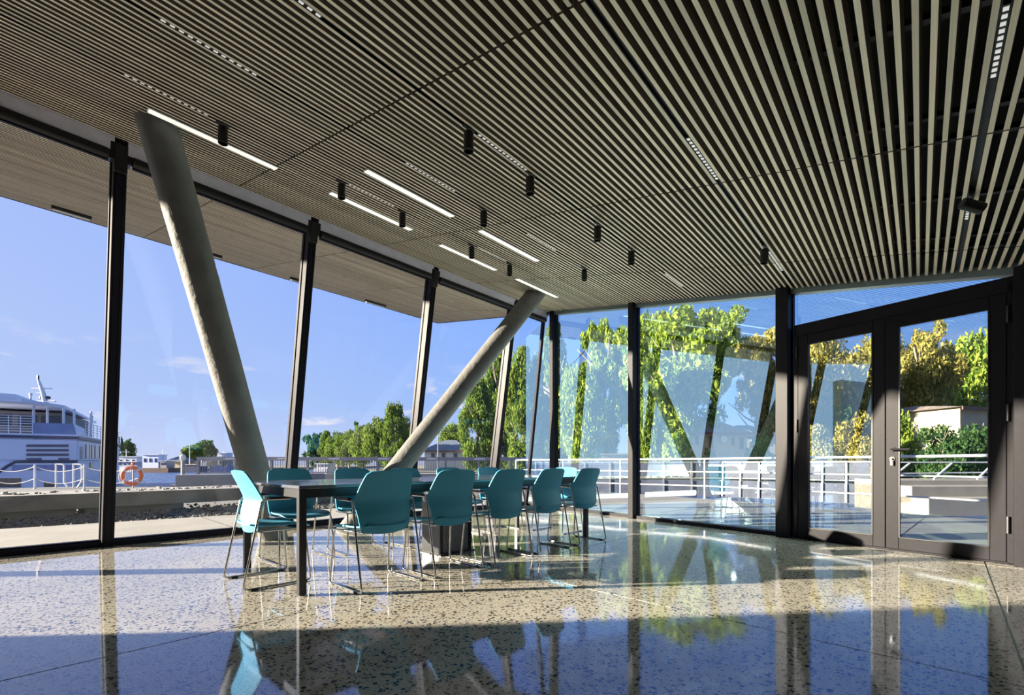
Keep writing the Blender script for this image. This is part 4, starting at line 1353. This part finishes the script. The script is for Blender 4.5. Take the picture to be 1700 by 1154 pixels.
# ------------------------------------------------------------------ white tube railing around the terrace
rail_pts = [Vector(W(.15, 16.4) + (-.012,)), Vector(on_floor(1030, 821) + (-.012,)), Vector(on_floor(1170, 827) + (-.012,)), Vector(on_floor(1500, 853) + (-.012,)), Vector(on_floor(1840, 885) + (-.012,))]
rl = empty('tube_railing', rail_pts[1])
tag(rl, 'white tubular railing with three rails around the terrace', 'railing')
r0_ = rail_pts[1]
for zt in (1.04, .70, .33):
    MB().tube([p - r0_ + Vector((0, 0, zt)) for p in rail_pts], .026 if zt > 1 else .018, 8).build('rail', M['white2'], rl, smooth=60)
for i, p in enumerate(rail_pts + [rail_pts[0].lerp(rail_pts[1], .5), rail_pts[2].lerp(rail_pts[3], .97)]):
    if i == 3: continue
    MB().lathe([(.055, 0), (.055, .01), (.028, .01), (.028, 1.04)], p - r0_, 12).build('post', M['white2'], rl, smooth=40)
# far side of the basin: sheet wall and mesh fence
wa, wb_ = Vector(W(1.5, 29.5) + (0,)), Vector(W(12, 26.5) + (0,)); wc_ = Vector(W(17.3, 20.5) + (0,))
def mesh_fence(p, q, n, lab):
    r = empty('mesh_fence', p + Vector((0, 0, -.05)))
    dv = q - p; L = dv.length; du = dv.normalized(); nn = Vector((-du.y, du.x, 0))
    if nn.dot(p) > 0: nn = -nn
    MB().obox(Vector((0, 0, 1.0)), dv, nn * .08, (0, 0, .08)).build('top_rail', M['galv'], r)
    MB().obox(Vector((0, 0, .12)), dv, nn * .06, (0, 0, .06)).build('bottom_rail', M['galv'], r)
    for k in range(n):
        b0_ = dv * (k / n)
        MB().obox(b0_ + Vector((0, 0, 0)), du * .09, nn * .12, (0, 0, 1.05)).build('post', M['galv'], r)
        MB().obox(b0_ + du * .13 + nn * .03 + Vector((0, 0, .2)), dv / n - du * .17, nn * .012, (0, 0, .78)).build('mesh_panel', M['mesh_panel'], r)
        MB().obox(b0_ + nn * .13 + Vector((0, 0, -.9)), du * .10, nn * .08, (0, 0, .9)).build('brace', M['galv'], r)
    tag(r, lab, 'fence', 'mesh fences across the basin')
    o = MB().obox(p + Vector((0, 0, -2)), dv, nn * .12, (0, 0, 1.95)).build('basin_wall', M['quay'])
    struct(o, 'dark sheet wall of the basin below the mesh fence')
mesh_fence(wa, wb_, 7, 'grey mesh fence across the basin, in front of the arched wall')
mesh_fence(wb_ + (wc_ - wb_).normalized() * .2, wc_, 8, 'grey mesh fence across the basin, in front of the tiled house')
pf = MB()
q0, q1 = Vector(W(15.1, 16.6) + (0,)), Vector(W(26, 17.0) + (0,))
stp = empty('stone_steps', q0 + Vector((0, 0, -1.2)))
tag(stp, 'pale stone landing steps beyond the door', 'steps')
dv = q1 - q0; nn = Vector(W(0, 1) + (0,))
for k, (z, o_) in enumerate(((.85, 0), (1.25, .7), (1.45, 1.6))):
    MB().obox(nn * o_, dv, nn * (3.6 - o_), (0, 0, z)).build('step', M['stone'], stp, bevel=.02, seg=1)
tr = empty('tilted_trellis', q0 + Vector((0, 0, .3)))
tag(tr, 'slanted white lattice rail over the landing steps', 'railing')
for k in range(6):
    MB().bar(dv * (k / 6) + nn * 1.7 + Vector((0, 0, -.02)), dv * ((k + .8) / 6) + nn * 2.4 + Vector((0, 0, .62)), .06, .05).build('slat', M['white2'], tr)
MB().bar(nn * 2.4 + Vector((0, 0, .66)), dv + nn * 2.4 + Vector((0, 0, .66)), .07, .06).build('top_rail', M['white2'], tr)
MB().bar(nn * 2.0 + Vector((0, 0, .2)), dv + nn * 2.0 + Vector((0, 0, .32)), .05, .05).build('lower_rail', M['white2'], tr)

# lamp posts
for px, Y, yt, lab in ((944.5, 38, 722, 'slim grey pole beside the plane tree trunk by the arched wall'), (727, 60, 722, 'thin flagpole in front of the blue-roofed house'), (303.5, 17.2, 763, 'white mooring post behind the concrete block')):
    p = at_depth(px, Y); r = empty('pole', p + Vector((0, 0, -.05)))
    z = H + (CY - yt) / F * Y
    MB().lathe([(.07, 0), (.06, z)], (0, 0, 0), 8).build('shaft', M['galv'], r)
    MB().lathe([(.02, 0), (.10, .05), (.10, .18), (.03, .25)], (0, 0, z), 10).build('cap', M['white2'], r)
    tag(r, lab, 'pole')

# ================================================================== TREES
def foliage_mesh(name, kind, n_leaf, leaf, seed, mat_):
    g = np.random.default_rng(seed)
    cl = []
    if kind == 'poplar':
        for i in range(70):
            z = g.uniform(.03, .97); rad = (math.sin(math.pi * min(1, z * .92 + .10)) ** .6) * .80
            a = g.uniform(0, 6.283); rr = rad * g.uniform(.45, 1)
            cl.append((rr * math.cos(a), rr * math.sin(a), z, .28, .10))
    elif kind == 'round':
        for i in range(80):
            v = g.normal(size=3); v /= np.linalg.norm(v); rr = g.uniform(.55, .9)
            cl.append((v[0] * rr, v[1] * rr, .5 + .46 * v[2] * rr, .30, .13))
    elif kind == 'open':     # loose crown with gaps
        for i in range(64):
            v = g.normal(size=3); v /= np.linalg.norm(v); rr = g.uniform(.3, 1.0)
            z = .55 + .45 * v[2] * rr
            cl.append((v[0] * rr, v[1] * rr, z, g.uniform(.14, .26), g.uniform(.06, .10)))
        for i in range(14):
            a = g.uniform(0, 6.283); cl.append((.45 * math.cos(a) * g.uniform(.2, 1), .45 * math.sin(a) * g.uniform(.2, 1), g.uniform(.02, .35), .16, .09))
    else:                    # bush
        for i in range(60):
            v = g.normal(size=3); v /= np.linalg.norm(v); rr = g.uniform(.5, .92)
            cl.append((v[0] * rr, v[1] * rr, abs(v[2]) * rr * .95, .26, .14))
    cl = np.array(cl)
    idx = g.integers(0, len(cl), n_leaf)
    v = g.normal(size=(n_leaf, 3)); v /= np.linalg.norm(v, axis=1)[:, None]
    rr = g.uniform(.55, 1.05, n_leaf)[:, None]
    c = cl[idx]
    pos = c[:, :3] + v * rr * np.stack([c[:, 3], c[:, 3], c[:, 4]], 1)
    pos[:, 2] = np.clip(pos[:, 2], .0, 1.02)
    nrm = v + g.normal(size=(n_leaf, 3)) * .7; nrm /= np.linalg.norm(nrm, axis=1)[:, None]
    t = np.cross(nrm, g.normal(size=(n_leaf, 3))); t /= np.linalg.norm(t, axis=1)[:, None]
    b_ = np.cross(nrm, t)
    s = leaf * g.uniform(.6, 1.3, n_leaf)[:, None]
    sc = np.array([1, 1, .62])     # crowns are stretched upwards when placed
    vs = np.stack([pos - t * s * sc, pos + b_ * s * .55 * sc, pos + t * s * sc, pos - b_ * s * .55 * sc], 1).reshape(-1, 3)
    me = bpy.data.meshes.new(name)
    me.vertices.add(len(vs)); me.vertices.foreach_set('co', vs.astype(np.float32).ravel())
    me.loops.add(n_leaf * 4); me.loops.foreach_set('vertex_index', np.arange(n_leaf * 4, dtype=np.int32))
    me.polygons.add(n_leaf); me.polygons.foreach_set('loop_start', np.arange(0, n_leaf * 4, 4, dtype=np.int32))
    try: me.polygons.foreach_set('loop_total', np.full(n_leaf, 4, dtype=np.int32))
    except Exception: pass
    me.update(calc_edges=True); me.validate()
    me.materials.append(mat_)
    return me
FOL = {}
def fol(kind, mk, dense, seed):
    key = (kind, mk, dense, seed)
    if key not in FOL:
        n, lf = {'hi': (16000, .040), 'mid': (8000, .055), 'lo': (3000, .09)}[dense]
        FOL[key] = foliage_mesh('foliage_%s' % kind, kind, n, lf, seed + 11, M[mk])
    return FOL[key]
def trunk_mesh(seed, fork=True):
    g = random.Random(seed); m_ = MB()
    m_.tube([(0, 0, -.02), (.02 * g.uniform(-1, 1), .01, .25), (.05 * g.uniform(-1, 1), .04 * g.uniform(-1, 1), .6), (.06 * g.uniform(-1, 1), 0, .9)], [.030, .024, .015, .005], 8)
    if fork:
        for k in range(9):
            z = g.uniform(.22, .7); a = g.uniform(0, 6.28); l = g.uniform(.14, .30)
            m_.tube([(0, 0, z), (l * .5 * math.cos(a), l * .5 * math.sin(a), z + .08), (l * math.cos(a), l * math.sin(a), z + .20)], [.011, .007, .003], 6)
    return m_.mesh('trunk', M['bark'])
TRK = [trunk_mesh(s) for s in range(4)]
def tree(name, px, Y, y_top, half_px, kind, mk, dense, seed, label, group, lift=.10, base=-.05, y_bot=None):
    p = at_depth(px, Y); p.z = base
    hgt = H + (CY - y_top) / F * Y - base
    if y_bot is not None: lift = (H + (CY - y_bot) / F * Y - base) / hgt
    r = empty(name, p, random.uniform(0, 6.28))
    rad = half_px / F * Y
    f_ = bpy.data.objects.new('foliage', fol(kind, mk, dense, seed)); COL.objects.link(f_); f_.parent = r
    f_.location = (0, 0, hgt * lift); f_.scale = (rad, rad, hgt * (1 - lift))
    tk = bpy.data.objects.new('trunk', TRK[seed % 4]); COL.objects.link(tk); tk.parent = r
    tk.scale = (hgt * .8, hgt * .8, hgt * .95)
    tag(r, label, 'tree' if kind != 'bush' else 'shrub', group)
GP = 'plane trees across the basin'
tree('plane_tree', 1120, 38, 508, 95, 'open', 'leaf_a', 'hi', 1, 'tall loose plane tree, its crown reaching the ceiling line behind the wide pane', GP, .06)
tree('plane_tree', 1066, 50, 520, 70, 'open', 'leaf_a', 'hi', 2, 'plane tree behind the mullion nearest the table end', GP, .05)
tree('plane_tree', 1185, 62, 512, 62, 'open', 'leaf_a', 'hi', 3, 'thin-crowned plane tree rising over the tiled house ridge', GP, .45)
tree('plane_tree', 1008, 64, 525, 48, 'open', 'leaf_a', 'hi', 4, 'plane tree standing over the arched garden wall', GP, .10)
tree('plane_tree', 962, 33, 598, 42, 'round', 'leaf_a', 'mid', 5, 'short bushy plane tree beside the slim grey pole', GP, .03)
tree('plane_tree', 1075, 31, 640, 26, 'round', 'leaf_a', 'mid', 6, 'low leafy plane tree right behind the basin fence', GP, .02)
tree('plane_tree', 921, 50, 545, 34, 'poplar', 'leaf_b', 'mid', 7, 'tall leafy tree behind the corner mullion', GP, .03)
GO = 'olive-coloured trees beyond the door'
tree('autumn_tree', 1268, 52, 548, 52, 'open', 'leaf_c', 'hi', 1, 'yellowing tree beside the slate-roofed house', GO, .25)
tree('autumn_tree', 1370, 44, 552, 62, 'round', 'leaf_c', 'hi', 2, 'broad yellowing tree seen through the left door leaf', GO, .08)
tree('autumn_tree', 1450, 57, 546, 52, 'round', 'leaf_c', 'hi', 3, 'yellowing tree behind the meeting stiles of the door', GO, .10)
tree('autumn_tree', 1524, 47, 540, 58, 'open', 'leaf_c', 'hi', 4, 'tall open yellowing tree seen through the right door leaf', GO, .15)
tree('autumn_tree', 1622, 56, 545, 52, 'round', 'leaf_a', 'mid', 5, 'green tree standing behind the flat-roofed beige house', GO, .15)
GB = 'shrubs along the far side of the basin'
tree('shrub', 1358, 25, 690, 40, 'bush', 'leaf_c', 'mid', 1, 'pale olive shrub by the left door leaf', GB, 0)
tree('shrub', 1425, 29, 680, 44, 'bush', 'leaf_c', 'mid', 2, 'tallest pale olive shrub beside the dark conifer', GB, 0)
tree('shrub', 1490, 31, 668, 30, 'bush', 'leaf_a', 'mid', 3, 'green shrub right behind the door handle', GB, 0)
tree('shrub', 1565, 24.2, 695, 46, 'bush', 'leaf_d', 'mid', 4, 'dark green shrub left of the beige house wall', GB, 0)
tree('shrub', 1630, 26.3, 686, 50, 'bush', 'leaf_d', 'mid', 5, 'large dark green shrub hiding the beige house wall', GB, 0)
tree('shrub', 1180, 36.5, 735, 14, 'bush', 'leaf_a', 'lo', 6, 'small green shrub in front of the tiled house windows', GB, 0)
tree('shrub', 1262, 35, 715, 30, 'bush', 'leaf_a', 'lo', 7, 'leafy shrub at the corner of the tiled house', GB, 0)
tree('conifer', 1392, 36, 655, 30, 'round', 'leaf_d', 'mid', 6, 'dark conifer between the pale olive shrubs', GO, .1)
GH = 'clipped trees along the promenade'
hedge = [(655, 62, 668, 26), (628, 66, 692, 26), (603, 70, 705, 24), (580, 75, 712, 22), (560, 80, 716, 20), (541, 84, 717, 16), (677, 74, 690, 24)]
hl = ['tallest clipped promenade tree, with a pointed top', 'second promenade tree from the tallest one, towards the open harbour', 'third promenade tree from the tallest one, towards the open harbour',
      'fourth promenade tree from the tallest one, towards the open harbour', 'fifth promenade tree from the tallest one, towards the open harbour', 'last promenade tree before the open harbour', 'promenade tree behind the third mullion']
for i, (px, Y, yt, hp) in enumerate(hedge):
    tree('promenade_tree', px, Y, yt, hp, 'poplar' if i in (0, 5) else 'round', 'leaf_b', 'mid', 1 + i % 3, hl[i], GH, .02)
tree('pine_tree', 524, 88, 716, 20, 'open', 'leaf_d', 'lo', 8, 'dark feathery pine at the tip of the promenade row', GH, .05)
tree('pine_tree', 600, 90, 698, 18, 'open', 'leaf_d', 'lo', 9, 'dark pine top showing above the promenade row', GH, .2)
GT = 'tall promenade trees near the corner'
tree('tall_tree', 793, 50, 632, 34, 'poplar', 'leaf_b', 'hi', 3, 'tall columnar tree left of the last leaning mullion', GT, .01)
tree('tall_tree', 828, 60, 575, 38, 'poplar', 'leaf_b', 'hi', 4, 'tallest columnar tree, behind the last leaning mullion', GT, .01)
tree('tall_tree', 868, 47, 582, 38, 'poplar', 'leaf_b', 'hi', 5, 'tall columnar tree seen through the pane by the corner post', GT, .01)
tree('tall_tree', 895, 62, 586, 30, 'poplar', 'leaf_b', 'mid', 6, 'tall columnar tree right behind the slanted corner post', GT, .01)
tree('tall_tree', 752, 86, 700, 24, 'round', 'leaf_b', 'mid', 4, 'round tree above the blue roof of the white house', GT, .05)
GF = 'trees on the far bank'
tree('far_tree', 199, 126, 726, 8, 'poplar', 'leaf_d', 'lo', 1, 'narrow dark tree on the far bank beside the mullion', GF, .05)
tree('far_tree', 213, 142, 729, 10, 'round', 'leaf_d', 'lo', 2, 'small dark tree on the far bank above the white yacht', GF, .1)
tree('far_tree', 322, 146, 737, 17, 'round', 'leaf_b', 'lo', 3, 'left half of the twin round trees on the far bank', GF, .1)
tree('far_tree', 340, 168, 729, 18, 'round', 'leaf_d', 'lo', 4, 'taller darker round tree on the far bank', GF, .1)
tree('far_tree', -30, 130, 740, 16, 'round', 'leaf_d', 'lo', 5, 'low tree on the far bank hidden behind the ferry', GF, .1)
# pale hills on the horizon
hp_ = []
for k in range(41):
    px = -100 + k * 22
    y = 765 - 6 * math.exp(-((px - 380) / 120.) ** 2) - 2 * math.sin(k * .7)
    hp_.append(at_depth(px, 700, y))
ft = [Vector((p.x, p.y, -3)) for p in hp_]
hills = MB(); n = len(hp_)
back = [p + Vector(W(0, 160) + (0,)) for p in ft]
hills.add(ft + hp_ + back, [(i, i + 1, n + i + 1, n + i) for i in range(n - 1)] + [(n + i, n + i + 1, 2 * n + i + 1, 2 * n + i) for i in range(n - 1)])
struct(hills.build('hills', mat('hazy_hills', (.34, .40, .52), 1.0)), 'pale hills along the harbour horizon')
